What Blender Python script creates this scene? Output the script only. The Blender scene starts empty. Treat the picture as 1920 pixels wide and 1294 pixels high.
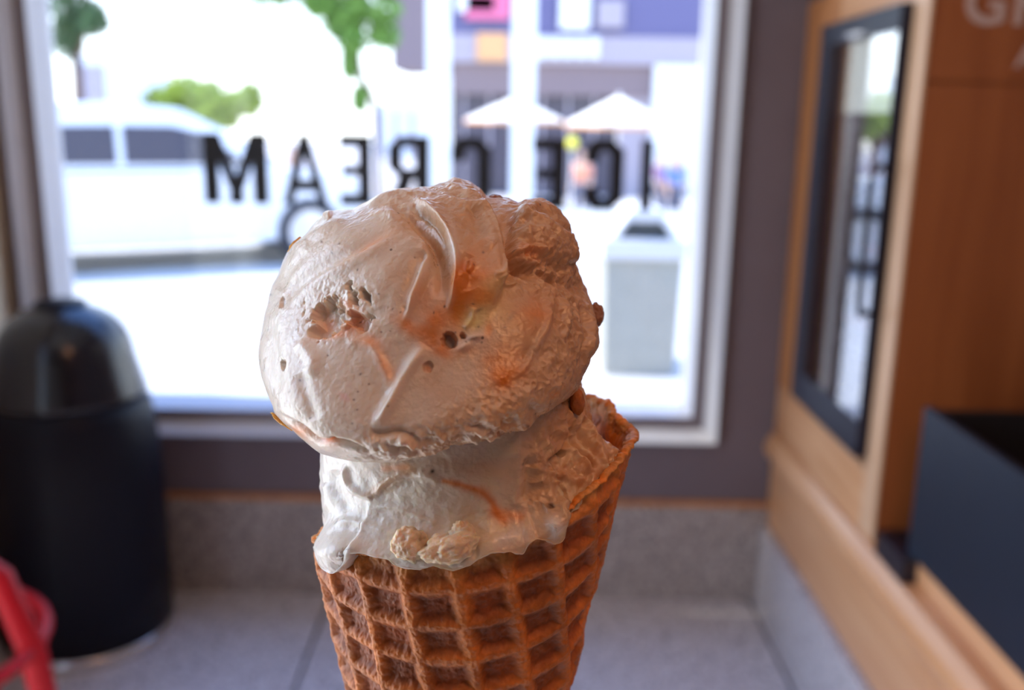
import bpy, bmesh, math, random
import numpy as np
from mathutils import Vector, Matrix
random.seed(7); rng = np.random.default_rng(11)
SC = bpy.context.scene; COL = SC.collection
PI = math.pi

# ------------------------------------------------------------------ camera, world, sun, exposure
W, H, F = 1920, 1294, 1797.0
_d = np.array([829-960., 8300-647., F]); _d /= np.linalg.norm(_d)
_f = np.array([963-960., 226-647., F]); _f -= _d*_f.dot(_d); _f /= np.linalg.norm(_f)
_r = np.cross(_d, _f)
ROT = np.array([_r, _f, -_d])                       # world = ROT @ (x right, y down, z forward)
CAM = np.array([0, 0, 1.45])
cam_d = bpy.data.cameras.new('camera'); cam = bpy.data.objects.new('camera', cam_d); COL.objects.link(cam)
m = Matrix([[ROT[i, 0], -ROT[i, 1], -ROT[i, 2], CAM[i]] for i in range(3)] + [[0, 0, 0, 1]])
cam.matrix_world = m
cam_d.sensor_width = 23.5; cam_d.lens = 23.5*F/W
cam_d.clip_start = 0.01; cam_d.clip_end = 400
cam_d.dof.use_dof = True; cam_d.dof.focus_distance = 0.206; cam_d.dof.aperture_fstop = 7.0
cam_d.dof.aperture_blades = 0
SC.camera = cam
SC.view_settings.view_transform = 'Standard'; SC.view_settings.look = 'None'
SC.view_settings.gamma = 1; SC.view_settings.use_curve_mapping = False
SC.view_settings.exposure = 0.0
SC.cycles.use_denoising = True
SC.cycles.max_bounces = 8; SC.cycles.transparent_max_bounces = 16
SC.cycles.sample_clamp_indirect = 6.0

world = bpy.data.worlds.new('World'); SC.world = world; world.use_nodes = True
nt = world.node_tree; nt.nodes.clear()
out = nt.nodes.new('ShaderNodeOutputWorld'); bg = nt.nodes.new('ShaderNodeBackground')
tc = nt.nodes.new('ShaderNodeTexCoord'); sep = nt.nodes.new('ShaderNodeSeparateXYZ'); cr = nt.nodes.new('ShaderNodeValToRGB')
nt.links.new(tc.outputs['Generated'], sep.inputs[0]); nt.links.new(sep.outputs['Z'], cr.inputs[0])
nt.links.new(cr.outputs[0], bg.inputs[0]); nt.links.new(bg.outputs[0], out.inputs[0])
e = cr.color_ramp.elements
e[0].position = 0.0; e[0].color = (.80, .82, .84, 1)
e[1].position = 0.75; e[1].color = (0.20, 0.40, 1.0, 1)
e2 = cr.color_ramp.elements.new(0.12); e2.color = (0.68, 0.80, 0.96, 1)
bg.inputs[1].default_value = 3.6

sun_d = bpy.data.lights.new('sun', 'SUN'); sun = bpy.data.objects.new('sun', sun_d); COL.objects.link(sun)
sun_d.energy = 8; sun_d.angle = 0.009; sun_d.color = (1, .95, .87)
sun.rotation_euler = Vector((0.72, -0.10, -0.95)).to_track_quat('-Z', 'Y').to_euler()

def area(name, loc, aim, sx, sy, power, color):
    l = bpy.data.lights.new(name, 'AREA'); l.shape = 'RECTANGLE'; l.size = sx; l.size_y = sy; l.energy = power; l.color = color
    o = bpy.data.objects.new(name, l); COL.objects.link(o); o.location = loc
    o.rotation_euler = (Vector(aim)-Vector(loc)).to_track_quat('-Z', 'Y').to_euler(); return o
area('door_daylight', (-1.40, 0.60, 1.35), (0, 0.30, 1.3), 1.2, 1.9, 14.5, (.82, .89, 1.0))
area('rear_fill', (-0.5, -3.35, 1.6), (0, 0, 1.3), 1.6, 1.6, 1.8, (.92, .95, 1.0))  # added fill from behind the camera; the rear wall has no opening
area('ceiling_lamp', (0.55, -0.35, 2.6), (0.1, 0.2, 1.3), 0.35, 0.9, 6.5, (1, .44, .19))

# ------------------------------------------------------------------ helpers
def ray(x, y): return ROT @ np.array([x-960., y-647., F])
def at(x, y, Y): v = ray(x, y); return CAM + v*Y/v[1]       # photo pixel -> point at world depth Y
def proj(P):
    v = (P-CAM) @ ROT
    return 960+F*v[..., 0]/v[..., 2], 647+F*v[..., 1]/v[..., 2]

def link(o): COL.objects.link(o); return o
def thing(name, label, cat, loc=(0, 0, 0), rz=0, group=None):
    o = bpy.data.objects.new(name, None); o.empty_display_size = .05; link(o)
    o.location = loc; o.rotation_euler = (0, 0, rz); o['label'] = label; o['category'] = cat
    if group: o['group'] = group
    return o
def tag(o, label, cat, group=None):
    o['label'] = label; o['category'] = cat
    if group: o['group'] = group
    return o
def struct(o): o['kind'] = 'structure'; return o

class MB:
    def __init__(s): s.v = []; s.f = []
    def add(s, v, f):
        n = len(s.v); s.v += [tuple(map(float, p)) for p in v]; s.f += [tuple(i+n for i in q) for q in f]; return s
    def box(s, a, b):
        x0, y0, z0 = a; x1, y1, z1 = b
        v = [(x0, y0, z0), (x1, y0, z0), (x1, y1, z0), (x0, y1, z0), (x0, y0, z1), (x1, y0, z1), (x1, y1, z1), (x0, y1, z1)]
        return s.add(v, [(0, 3, 2, 1), (4, 5, 6, 7), (0, 1, 5, 4), (1, 2, 6, 5), (2, 3, 7, 6), (3, 0, 4, 7)])
    def prism(s, pts, axis, a, b):
        """polygon pts (2D) extruded along axis between a and b; 2D coords fill the other two axes in order"""
        def mk(p, t):
            c = list(p); c.insert(axis, t); return tuple(c)
        n = len(pts); v = [mk(p, a) for p in pts]+[mk(p, b) for p in pts]
        f = [tuple(range(n))[::-1], tuple(range(n, 2*n))]+[(i, (i+1) % n, (i+1) % n+n, i+n) for i in range(n)]
        return s.add(v, f)
    def lathe(s, prof, n=40, c=(0, 0, 0), cap=True):
        v = []; f = []
        for r, z in prof:
            for k in range(n):
                a = 2*PI*k/n; v.append((c[0]+r*math.cos(a), c[1]+r*math.sin(a), c[2]+z))
        for i in range(len(prof)-1):
            for k in range(n):
                k2 = (k+1) % n; f.append((i*n+k, i*n+k2, (i+1)*n+k2, (i+1)*n+k))
        if cap: f.append(tuple(range(n))[::-1]); f.append(tuple(range((len(prof)-1)*n, len(prof)*n)))
        return s.add(v, f)
    def tube(s, path, r, n=12, closed=False):
        path = [Vector(p) for p in path]; rr = r if hasattr(r, '__len__') else [r]*len(path)
        v = []; f = []; L = len(path)
        for i, p in enumerate(path):
            a = path[(i-1) % L] if (i > 0 or closed) else p; b = path[(i+1) % L] if (i < L-1 or closed) else p
            t = (b-a).normalized(); u = t.cross(Vector((0, 0, 1)))
            if u.length < .05: u = t.cross(Vector((0, 1, 0)))
            u.normalize(); w = t.cross(u)
            for k in range(n):
                q = 2*PI*k/n; v.append(p+u*math.cos(q)*rr[i]+w*math.sin(q)*rr[i])
        for i in range(L if closed else L-1):
            for k in range(n):
                j = (i+1) % L; k2 = (k+1) % n; f.append((i*n+k, i*n+k2, j*n+k2, j*n+k))
        if not closed: f.append(tuple(range(n))[::-1]); f.append(tuple(range((L-1)*n, L*n)))
        return s.add(v, f)
    def build(s, name, mat, parent=None, bevel=0, smooth=False, world=True):
        me = bpy.data.meshes.new(name); me.from_pydata(s.v, [], s.f); me.update()
        bm = bmesh.new(); bm.from_mesh(me); bmesh.ops.recalc_face_normals(bm, faces=bm.faces)
        if bevel: bmesh.ops.bevel(bm, geom=[e for e in bm.edges if e.calc_face_angle(0) > .6], offset=bevel, segments=2, affect='EDGES', profile=.6)
        bm.to_mesh(me); bm.free()
        if smooth: me.shade_smooth() if hasattr(me, 'shade_smooth') else None
        me.materials.append(mat); o = bpy.data.objects.new(name, me); link(o)
        if parent:
            o.parent = parent
            if world: # vertices given in world coordinates
                pm = Matrix.Translation(parent.location) @ Matrix.Rotation(parent.rotation_euler.z, 4, 'Z')
                if parent.parent: pm = Matrix.Identity(4) if parent.parent is None else (Matrix.Translation(parent.parent.location) @ Matrix.Rotation(parent.parent.rotation_euler.z, 4, 'Z')) @ pm
                me.transform(pm.inverted())
        return o

def np_mesh(name, V, quads, mat, parent=None, col=None, smooth=True, tris=False):
    me = bpy.data.meshes.new(name); k = 3 if tris else 4
    V = np.ascontiguousarray(V, dtype=np.float32).reshape(-1, 3); Q = np.ascontiguousarray(quads, dtype=np.int32).reshape(-1, k)
    me.vertices.add(len(V)); me.vertices.foreach_set('co', V.ravel())
    me.loops.add(Q.size); me.loops.foreach_set('vertex_index', Q.ravel())
    me.polygons.add(len(Q)); me.polygons.foreach_set('loop_start', np.arange(0, Q.size, k, dtype=np.int32))
    me.polygons.foreach_set('loop_total', np.full(len(Q), k, dtype=np.int32))
    me.update(calc_edges=True); me.validate()
    if smooth: me.polygons.foreach_set('use_smooth', np.ones(len(me.polygons), dtype=bool))
    if col is not None:
        a = me.color_attributes.new('Col', 'FLOAT_COLOR', 'POINT')
        c = np.ones((len(V), 4), np.float32); c[:, :3] = col; a.data.foreach_set('color', c.ravel())
    me.materials.append(mat); o = bpy.data.objects.new(name, me); link(o)
    if parent: o.parent = parent; me.transform(Matrix.Translation(parent.location).inverted())
    return o

def grid_quads(n, mcols, wrap):
    i = np.arange(n-1)[:, None]; j = np.arange(mcols if wrap else mcols-1)[None, :]; j2 = (j+1) % mcols
    return np.stack([i*mcols+j, i*mcols+j2, (i+1)*mcols+j2, (i+1)*mcols+j], -1).reshape(-1, 4)

def grid_normals(P, wrap=True):
    if wrap: du = np.roll(P, -1, 1)-np.roll(P, 1, 1)
    else: du = np.gradient(P, axis=1)
    dv = np.gradient(P, axis=0); n = np.cross(du, dv); l = np.linalg.norm(n, axis=-1, keepdims=True); return n/np.maximum(l, 1e-12)

# numpy gradient noise
_perm = rng.permutation(256); _perm = np.concatenate([_perm, _perm, _perm])
_g = rng.normal(size=(256, 3)); _g /= np.linalg.norm(_g, axis=1, keepdims=True)
def noise(P):
    P = np.asarray(P, dtype=np.float64); fl = np.floor(P); fr = P-fl; ii = fl.astype(np.int64) & 255
    u = fr*fr*fr*(fr*(fr*6-15)+10); res = 0
    for dx in (0, 1):
        wx = u[..., 0] if dx else 1-u[..., 0]
        for dy in (0, 1):
            wy = u[..., 1] if dy else 1-u[..., 1]
            h2 = _perm[_perm[(ii[..., 0]+dx) & 255]+((ii[..., 1]+dy) & 255)]
            for dz in (0, 1):
                wz = u[..., 2] if dz else 1-u[..., 2]
                g = _g[_perm[h2+((ii[..., 2]+dz) & 255)]]
                res = res+wx*wy*wz*(g[..., 0]*(fr[..., 0]-dx)+g[..., 1]*(fr[..., 1]-dy)+g[..., 2]*(fr[..., 2]-dz))
    return res*1.5
def fbm(P, o=4, lac=2.0, g=.5):
    r = 0; a = 1
    for k in range(o): r = r+a*noise(P*lac**k+k*17.3); a *= g
    return r
def sstep(a, b, x): t = np.clip((x-a)/(b-a), 0, 1); return t*t*(3-2*t)
def poly_dist(u, v, pts):
    """distance to a polyline, signed side (+ = right-hand side in image coordinates when walking along), 0..1 position"""
    best = np.full(u.shape, 1e9); side = np.zeros(u.shape); pos = np.zeros(u.shape); n = len(pts)-1
    for k in range(n):
        (ax, ay), (bx, by) = pts[k], pts[k+1]; dx, dy = bx-ax, by-ay; L2 = dx*dx+dy*dy
        t = np.clip(((u-ax)*dx+(v-ay)*dy)/L2, 0, 1); ex = u-ax-t*dx; ey = v-ay-t*dy; d = np.hypot(ex, ey); mk = d < best
        best = np.where(mk, d, best); side = np.where(mk, np.sign(dx*(v-ay)-dy*(u-ax)), side); pos = np.where(mk, (k+t)/n, pos)
    return best, side, pos
def smooth_poly(pts, it=2):
    pts = [tuple(map(float, p)) for p in pts]
    for _ in range(it):
        q = [pts[0]]
        for a, b in zip(pts[:-1], pts[1:]): q += [(.75*a[0]+.25*b[0], .75*a[1]+.25*b[1]), (.25*a[0]+.75*b[0], .25*a[1]+.75*b[1])]
        pts = q+[pts[-1]]
    return pts

# ------------------------------------------------------------------ materials
def mat(name, base=(.8, .8, .8), rough=.5, metal=0, spec=.5, emit=None, es=0, noise_amt=0, noise_scale=20, bump=0, bump_scale=60, coat=0, sss=0):
    m = bpy.data.materials.new(name); m.use_nodes = True; n = m.node_tree.nodes; l = m.node_tree.links; b = n['Principled BSDF']
    b.inputs['Base Color'].default_value = (*base, 1); b.inputs['Roughness'].default_value = rough; b.inputs['Metallic'].default_value = metal
    b.inputs['Specular IOR Level'].default_value = spec; b.inputs['Coat Weight'].default_value = coat
    if emit: b.inputs['Emission Color'].default_value = (*emit, 1); b.inputs['Emission Strength'].default_value = es
    tcn = n.new('ShaderNodeTexCoord')
    if noise_amt:
        t = n.new('ShaderNodeTexNoise'); t.inputs['Scale'].default_value = noise_scale; t.inputs['Detail'].default_value = 6
        l.new(tcn.outputs['Object'], t.inputs['Vector']); r = n.new('ShaderNodeValToRGB')
        r.color_ramp.elements[0].color = (*[c*(1-noise_amt) for c in base], 1); r.color_ramp.elements[1].color = (*[min(1, c*(1+noise_amt)) for c in base], 1)
        r.color_ramp.elements[0].position = .3; r.color_ramp.elements[1].position = .7
        l.new(t.outputs['Fac'], r.inputs[0]); l.new(r.outputs[0], b.inputs['Base Color'])
    if bump:
        t = n.new('ShaderNodeTexNoise'); t.inputs['Scale'].default_value = bump_scale; t.inputs['Detail'].default_value = 5
        l.new(tcn.outputs['Object'], t.inputs['Vector']); bp = n.new('ShaderNodeBump'); bp.inputs['Strength'].default_value = bump; bp.inputs['Distance'].default_value = .002
        l.new(t.outputs['Fac'], bp.inputs['Height']); l.new(bp.outputs[0], b.inputs['Normal'])
    return m
def wood(name, c1, c2, rough=.42, axis=2, scale=3.0):
    m = bpy.data.materials.new(name); m.use_nodes = True; n = m.node_tree.nodes; l = m.node_tree.links; b = n['Principled BSDF']
    tcn = n.new('ShaderNodeTexCoord'); mp = n.new('ShaderNodeMapping'); s = [9, 9, 9]; s[axis] = .7; mp.inputs['Scale'].default_value = s
    t = n.new('ShaderNodeTexNoise'); t.inputs['Scale'].default_value = scale; t.inputs['Detail'].default_value = 8; t.inputs['Distortion'].default_value = .6
    r = n.new('ShaderNodeValToRGB'); r.color_ramp.elements[0].color = (*c1, 1); r.color_ramp.elements[1].color = (*c2, 1)
    r.color_ramp.elements[0].position = .3; r.color_ramp.elements[1].position = .72
    l.new(tcn.outputs['Object'], mp.inputs[0]); l.new(mp.outputs[0], t.inputs['Vector']); l.new(t.outputs['Fac'], r.inputs[0]); l.new(r.outputs[0], b.inputs['Base Color'])
    bp = n.new('ShaderNodeBump'); bp.inputs['Strength'].default_value = .15; bp.inputs['Distance'].default_value = .001; l.new(t.outputs['Fac'], bp.inputs['Height']); l.new(bp.outputs[0], b.inputs['Normal'])
    b.inputs['Roughness'].default_value = rough; return m
def terrazzo(name, base, chip, rough=.35):
    m = bpy.data.materials.new(name); m.use_nodes = True; n = m.node_tree.nodes; l = m.node_tree.links; b = n['Principled BSDF']
    tcn = n.new('ShaderNodeTexCoord'); v = n.new('ShaderNodeTexVoronoi'); v.inputs['Scale'].default_value = 130
    l.new(tcn.outputs['Object'], v.inputs['Vector']); hs = n.new('ShaderNodeSeparateColor'); l.new(v.outputs['Color'], hs.inputs[0])
    r = n.new('ShaderNodeValToRGB'); r.color_ramp.interpolation = 'CONSTANT'; e = r.color_ramp.elements
    e[0].color = (*base, 1); e[1].position = .62; e[1].color = (*chip, 1); x = e.new(.85); x.color = (*[c*.45 for c in base], 1)
    l.new(hs.outputs[0], r.inputs[0]); l.new(r.outputs[0], b.inputs['Base Color']); b.inputs['Roughness'].default_value = rough; return m
def glass(name, tint=(1, 1, 1), ior=1.5, gl=1.0):
    m = bpy.data.materials.new(name); m.use_nodes = True; n = m.node_tree.nodes; l = m.node_tree.links; n.clear()
    o = n.new('ShaderNodeOutputMaterial'); mx = n.new('ShaderNodeMixShader'); tr = n.new('ShaderNodeBsdfTransparent'); g = n.new('ShaderNodeBsdfGlossy'); fr = n.new('ShaderNodeFresnel')
    tr.inputs[0].default_value = (*tint, 1); g.inputs['Roughness'].default_value = .01; fr.inputs[0].default_value = ior
    mm = n.new('ShaderNodeMath'); mm.operation = 'MULTIPLY'; mm.inputs[1].default_value = gl
    ge = n.new('ShaderNodeNewGeometry'); mr = n.new('ShaderNodeMapRange'); mr.inputs[3].default_value = ior; mr.inputs[4].default_value = 1/ior; l.new(ge.outputs['Backfacing'], mr.inputs[0]); l.new(mr.outputs[0], fr.inputs[0])
    l.new(fr.outputs[0], mm.inputs[0]); l.new(mm.outputs[0], mx.inputs[0]); l.new(tr.outputs[0], mx.inputs[1]); l.new(g.outputs[0], mx.inputs[2]); l.new(mx.outputs[0], o.inputs[0]); return m

M = {}
M['wall'] = mat('wall_paint', (.165, .128, .140), .65, noise_amt=.06, noise_scale=6, bump=.1, bump_scale=200)
M['cream_wall'] = mat('cream_wall_paint', (.80, .66, .48), .6)
M['ceiling'] = mat('ceiling_paint', (.6, .57, .54), .8)
M['rear'] = mat('rear_wall_paint', (.30, .19, .12), .7)
M['floor'] = terrazzo('floor_terrazzo', (.60, .54, .53), (.72, .67, .65), .28)
M['base'] = terrazzo('baseboard_terrazzo', (.36, .30, .27), (.48, .42, .38), .35)
M['joint'] = mat('joint_grout', (.16, .15, .15), .8)
M['frame'] = mat('window_frame_enamel', (.70, .70, .72), .32, noise_amt=.02)
M['frame_face'] = mat('window_frame_grey', (.20, .165, .175), .5)
M['wood'] = wood('orange_beech', (.46, .17, .052), (.62, .27, .095), .38)
M['wood_y'] = wood('orange_beech_lengthwise', (.64, .29, .12), (.80, .44, .22), .30, axis=1)
M['wood_dark'] = wood('red_brown_veneer', (.25, .062, .014), (.35, .100, .026), .42)
M['wood_edge'] = wood('pale_veneer_edge', (.62, .36, .20), (.78, .5, .3), .4)
M['black'] = mat('black_enamel', (.012, .012, .022), .35)
M['gasket'] = mat('dark_navy_metal', (.010, .010, .022), .45, spec=.3)
M['slate'] = mat('slate_blue_laminate', (.010, .015, .028), .5, noise_amt=.05, spec=.3)
M['dark'] = mat('dark_liner', (.012, .008, .007), .6)
M['can'] = mat('gloss_black_metal', (.004, .004, .008), .2, spec=.7)
M['can_body'] = mat('satin_black_metal', (.004, .004, .009), .45, spec=.22)
M['chrome'] = mat('brushed_steel_ring', (.62, .60, .60), .25, metal=.8)
M['red'] = mat('red_enamel', (.50, .004, .012), .45, spec=.3)
M['letter'] = mat('black_vinyl', (.008, .008, .012), .5)
M['sign_letter'] = mat('faded_white_vinyl', (.50, .33, .27), .6)
M['glass'] = glass('window_glass', (.97, .98, .98), 1.45, .8)
M['door_glass'] = glass('cooler_glass', (.90, .92, .96), 1.6, 2.2)
M['white_panel'] = mat('lit_header_panel', (.8, .8, .76), .5, emit=(.93, 1.0, .88), es=1.1)
M['shelf'] = mat('white_wire_shelf', (.55, .55, .58), .4)
M['packet'] = mat('pale_carton', (.36, .30, .33), .5)
M['packet_red'] = mat('red_carton_band', (.50, .08, .10), .5)
M['cooler_liner'] = mat('grey_cooler_liner', (.20, .19, .22), .5)
M['pavement'] = mat('sunlit_concrete', (.52, .50, .46), .85, noise_amt=.06, noise_scale=2)
M['plaza'] = mat('plaza_paving', (.55, .5, .46), .85, noise_amt=.1, noise_scale=3)
M['white'] = mat('white_painted_steel', (.86, .86, .84), .5)
M['bin'] = mat('pebbled_concrete', (.44, .43, .36), .8, noise_amt=.15, noise_scale=60)
M['bin_top'] = mat('bin_hood_white', (.80, .80, .78), .5)
M['bin_hole'] = mat('bin_opening_grey', (.10, .11, .11), .7)
M['canvas'] = mat('cream_canvas', (.85, .78, .66), .9)
M['canvas_edge'] = mat('orange_canvas_edge', (.85, .40, .16), .9)
M['car'] = mat('white_car_paint', (.80, .80, .80), .25, coat=.6)
M['car_glass'] = mat('tinted_car_glass', (.055, .045, .055), .12)
M['tyre'] = mat('tyre_rubber', (.03, .032, .038), .7)
M['rim'] = mat('alloy_rim', (.7, .7, .72), .3, metal=.6)
M['leaf'] = mat('sunlit_leaves', (.16, .30, .05), .6, noise_amt=.4, noise_scale=2)
M['leaf2'] = mat('yellow_green_leaves', (.32, .42, .06), .6, noise_amt=.4, noise_scale=2)
M['leaf3'] = mat('dark_leaves', (.07, .15, .05), .6, noise_amt=.4, noise_scale=2)
M['bark'] = mat('bark', (.12, .07, .055), .9)
M['purple'] = mat('purple_fascia', (.13, .12, .24), .6)
M['pinkwall'] = mat('pink_brown_render', (.24, .18, .18), .8)
M['paleband'] = mat('pale_band_render', (.42, .37, .40), .8)
M['shopglass'] = mat('dark_shop_glass', (.08, .07, .09), .2)
M['pink'] = mat('pink_sign', (.75, .16, .30), .6)
M['orange'] = mat('orange_sign', (.80, .42, .18), .6)
M['greybrown'] = mat('grey_brown_wall', (.22, .17, .18), .8)
M['palebuild'] = mat('pale_building', (.75, .80, .84), .8)
M['skin'] = mat('skin', (.6, .38, .28), .6)
M['shirt_b'] = mat('blue_shirt', (.18, .28, .62), .8); M['shirt_o'] = mat('coral_shirt', (.75, .32, .2), .8); M['shirt_p'] = mat('plum_shirt', (.3, .14, .28), .8)
M['trouser'] = mat('grey_trousers', (.12, .12, .16), .8); M['hair'] = mat('brown_hair', (.06, .035, .025), .7)
M['yellow'] = mat('yellow_ball', (.9, .8, .05), .5)

def ice_mat():
    m = bpy.data.materials.new('toffee_ice_cream'); m.use_nodes = True; n = m.node_tree.nodes; l = m.node_tree.links; b = n['Principled BSDF']
    a = n.new('ShaderNodeAttribute'); a.attribute_name = 'Col'; tcn = n.new('ShaderNodeTexCoord')
    v = n.new('ShaderNodeTexVoronoi'); v.inputs['Scale'].default_value = 260; l.new(tcn.outputs['Object'], v.inputs['Vector'])
    s = n.new('ShaderNodeSeparateColor'); l.new(v.outputs['Color'], s.inputs[0])
    gt = n.new('ShaderNodeMath'); gt.operation = 'GREATER_THAN'; gt.inputs[1].default_value = .93; l.new(s.outputs[0], gt.inputs[0])
    lt = n.new('ShaderNodeMath'); lt.operation = 'LESS_THAN'; lt.inputs[1].default_value = .085; l.new(v.outputs['Distance'], lt.inputs[0])
    mu = n.new('ShaderNodeMath'); mu.operation = 'MULTIPLY'; l.new(gt.outputs[0], mu.inputs[0]); l.new(lt.outputs[0], mu.inputs[1])
    mu2 = n.new('ShaderNodeMath'); mu2.operation = 'MULTIPLY'; mu2.inputs[1].default_value = .75; l.new(mu.outputs[0], mu2.inputs[0])
    mx = n.new('ShaderNodeMix'); mx.data_type = 'RGBA'; l.new(mu2.outputs[0], mx.inputs['Factor']); l.new(a.outputs['Color'], mx.inputs['A']); mx.inputs['B'].default_value = (.10, .045, .03, 1)
    l.new(mx.outputs['Result'], b.inputs['Base Color'])
    t = n.new('ShaderNodeTexNoise'); t.inputs['Scale'].default_value = 900; t.inputs['Detail'].default_value = 4; l.new(tcn.outputs['Object'], t.inputs['Vector'])
    t2 = n.new('ShaderNodeTexNoise'); t2.inputs['Scale'].default_value = 250; t2.inputs['Detail'].default_value = 3; l.new(tcn.outputs['Object'], t2.inputs['Vector'])
    ad = n.new('ShaderNodeMath'); ad.operation = 'ADD'; l.new(t.outputs['Fac'], ad.inputs[0]); l.new(t2.outputs['Fac'], ad.inputs[1])
    bp = n.new('ShaderNodeBump'); bp.inputs['Strength'].default_value = .42; bp.inputs['Distance'].default_value = .0004; l.new(ad.outputs[0], bp.inputs['Height']); l.new(bp.outputs[0], b.inputs['Normal'])
    rr = n.new('ShaderNodeMapRange'); rr.inputs[1].default_value = .35; rr.inputs[2].default_value = .65; rr.inputs[3].default_value = .24; rr.inputs[4].default_value = .48
    l.new(t2.outputs['Fac'], rr.inputs[0]); l.new(rr.outputs[0], b.inputs['Roughness'])
    b.inputs['Subsurface Weight'].default_value = .30; b.inputs['Subsurface Radius'].default_value = (1.0, .5, .28); b.inputs['Subsurface Scale'].default_value = .0028
    b.inputs['Specular IOR Level'].default_value = .5; b.inputs['Coat Weight'].default_value = .28; b.inputs['Coat Roughness'].default_value = .16
    return m
def waffle_mat():
    m = bpy.data.materials.new('baked_waffle'); m.use_nodes = True; n = m.node_tree.nodes; l = m.node_tree.links; b = n['Principled BSDF']
    a = n.new('ShaderNodeAttribute'); a.attribute_name = 'Col'; tcn = n.new('ShaderNodeTexCoord')
    t = n.new('ShaderNodeTexNoise'); t.inputs['Scale'].default_value = 700; t.inputs['Detail'].default_value = 6; l.new(tcn.outputs['Object'], t.inputs['Vector'])
    t2 = n.new('ShaderNodeTexNoise'); t2.inputs['Scale'].default_value = 90; t2.inputs['Detail'].default_value = 5; l.new(tcn.outputs['Object'], t2.inputs['Vector'])
    mr = n.new('ShaderNodeMapRange'); mr.inputs[1].default_value = .3; mr.inputs[2].default_value = .7; mr.inputs[3].default_value = .72; mr.inputs[4].default_value = 1.25; l.new(t2.outputs['Fac'], mr.inputs[0])
    mr2 = n.new('ShaderNodeMapRange'); mr2.inputs[1].default_value = .35; mr2.inputs[2].default_value = .7; mr2.inputs[3].default_value = .85; mr2.inputs[4].default_value = 1.2; l.new(t.outputs['Fac'], mr2.inputs[0])
    mm = n.new('ShaderNodeMath'); mm.operation = 'MULTIPLY'; l.new(mr.outputs[0], mm.inputs[0]); l.new(mr2.outputs[0], mm.inputs[1])
    vm = n.new('ShaderNodeVectorMath'); vm.operation = 'SCALE'; l.new(a.outputs['Color'], vm.inputs[0]); l.new(mm.outputs[0], vm.inputs['Scale']); l.new(vm.outputs[0], b.inputs['Base Color'])
    bp = n.new('ShaderNodeBump'); bp.inputs['Strength'].default_value = .7; bp.inputs['Distance'].default_value = .0004; l.new(t.outputs['Fac'], bp.inputs['Height']); l.new(bp.outputs[0], b.inputs['Normal'])
    b.inputs['Roughness'].default_value = .5; b.inputs['Specular IOR Level'].default_value = .4
    b.inputs['Subsurface Weight'].default_value = .15; b.inputs['Subsurface Radius'].default_value = (1, .4, .15); b.inputs['Subsurface Scale'].default_value = .002
    return m
M['ice'] = ice_mat(); M['waffle'] = waffle_mat()
def glossy_food(name, c, rough=.2, sss=.4): 
    m = mat(name, c, rough, noise_amt=.25, noise_scale=300, bump=.4, bump_scale=600); b = m.node_tree.nodes['Principled BSDF']
    b.inputs['Subsurface Weight'].default_value = sss; b.inputs['Subsurface Radius'].default_value = (1, .5, .25); b.inputs['Subsurface Scale'].default_value = .003; return m
M['toffee'] = glossy_food('toffee_syrup', (.42, .13, .03), .12)
M['crumb'] = glossy_food('pale_cookie_crumb', (.76, .58, .40), .35, .7)
M['flake'] = glossy_food('golden_flake', (.75, .36, .06), .35)
M['nut'] = glossy_food('brown_nut', (.36, .17, .10), .25)

# ------------------------------------------------------------------ room shell
D = 2.758; XL = -1.45; XR = 0.80; ZC = 2.8; YB = -3.5
GX0, GX1, GZ0, GZ1 = -1.262, 0.545, 0.655, 2.45        # glass
OX0, OX1, OZ0, OZ1 = -1.408, 0.620, 0.520, 2.58       # outer trim
b = MB(); T = .16
b.box((-2.2, D, -.3), (3.0, D+T, OZ0+.03)); b.box((-2.2, D, OZ1-.03), (3.0, D+T, ZC+.2)); b.box((-2.2, D, OZ0+.03), (OX0+.03, D+T, OZ1-.03)); b.box((OX1-.03, D, OZ0+.03), (3.0, D+T, OZ1-.03))
wf = struct(b.build('wall_front', M['wall']))
b = MB(); b.box((XL-.12, 1.45, -.02), (XL, D, ZC)); b.box((XL-.12, YB, -.02), (XL, -.25, ZC)); b.box((XL-.12, -.25, 2.35), (XL, 1.45, ZC)); struct(b.build('wall_left', M['cream_wall']))
b = MB(); b.box((XR+.62, YB, -.02), (XR+.74, D, ZC)); struct(b.build('wall_right', M['wall']))
b = MB(); b.box((XL-.12, YB-.12, -.02), (XR+.74, YB, ZC)); struct(b.build('wall_rear', M['rear']))
b = MB(); b.box((XL-.12, YB-.12, ZC), (XR+.74, D, ZC+.1)); struct(b.build('ceiling', M['ceiling']))
fl = struct(MB().box((XL, YB, -.12), (XR+.62, D, -.012)).build('floor', M['joint']))
for ix, x in enumerate((-1.85, -.543, .764)):
    for iy in range(5):
        y1 = D-.004-iy*1.3; y0 = y1-1.292; x0 = max(x+.004, XL+.001); x1 = min(x+1.299, XR+.619)
        MB().box((x0, max(y0, YB+.001), -.012), (x1, y1, 0)).build('floor_slab', M['floor'], fl, bevel=.002)
# glass door frame the daylight on the left comes through
dr = struct(thing('door_1', '', '')); del dr['label']; del dr['category']
b = MB(); b.box((XL-.1, -.25, 0), (XL+.02, -.19, 2.35)); b.box((XL-.1, 1.39, 0), (XL+.02, 1.45, 2.35)); b.box((XL-.1, -.19, 2.29), (XL+.02, 1.39, 2.35)); b.build('door_frame', M['frame_face'], dr)
MB().box((XL-.06, -.19, .02), (XL-.05, 1.39, 2.29)).build('door_glass', M['glass'], dr)
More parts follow.
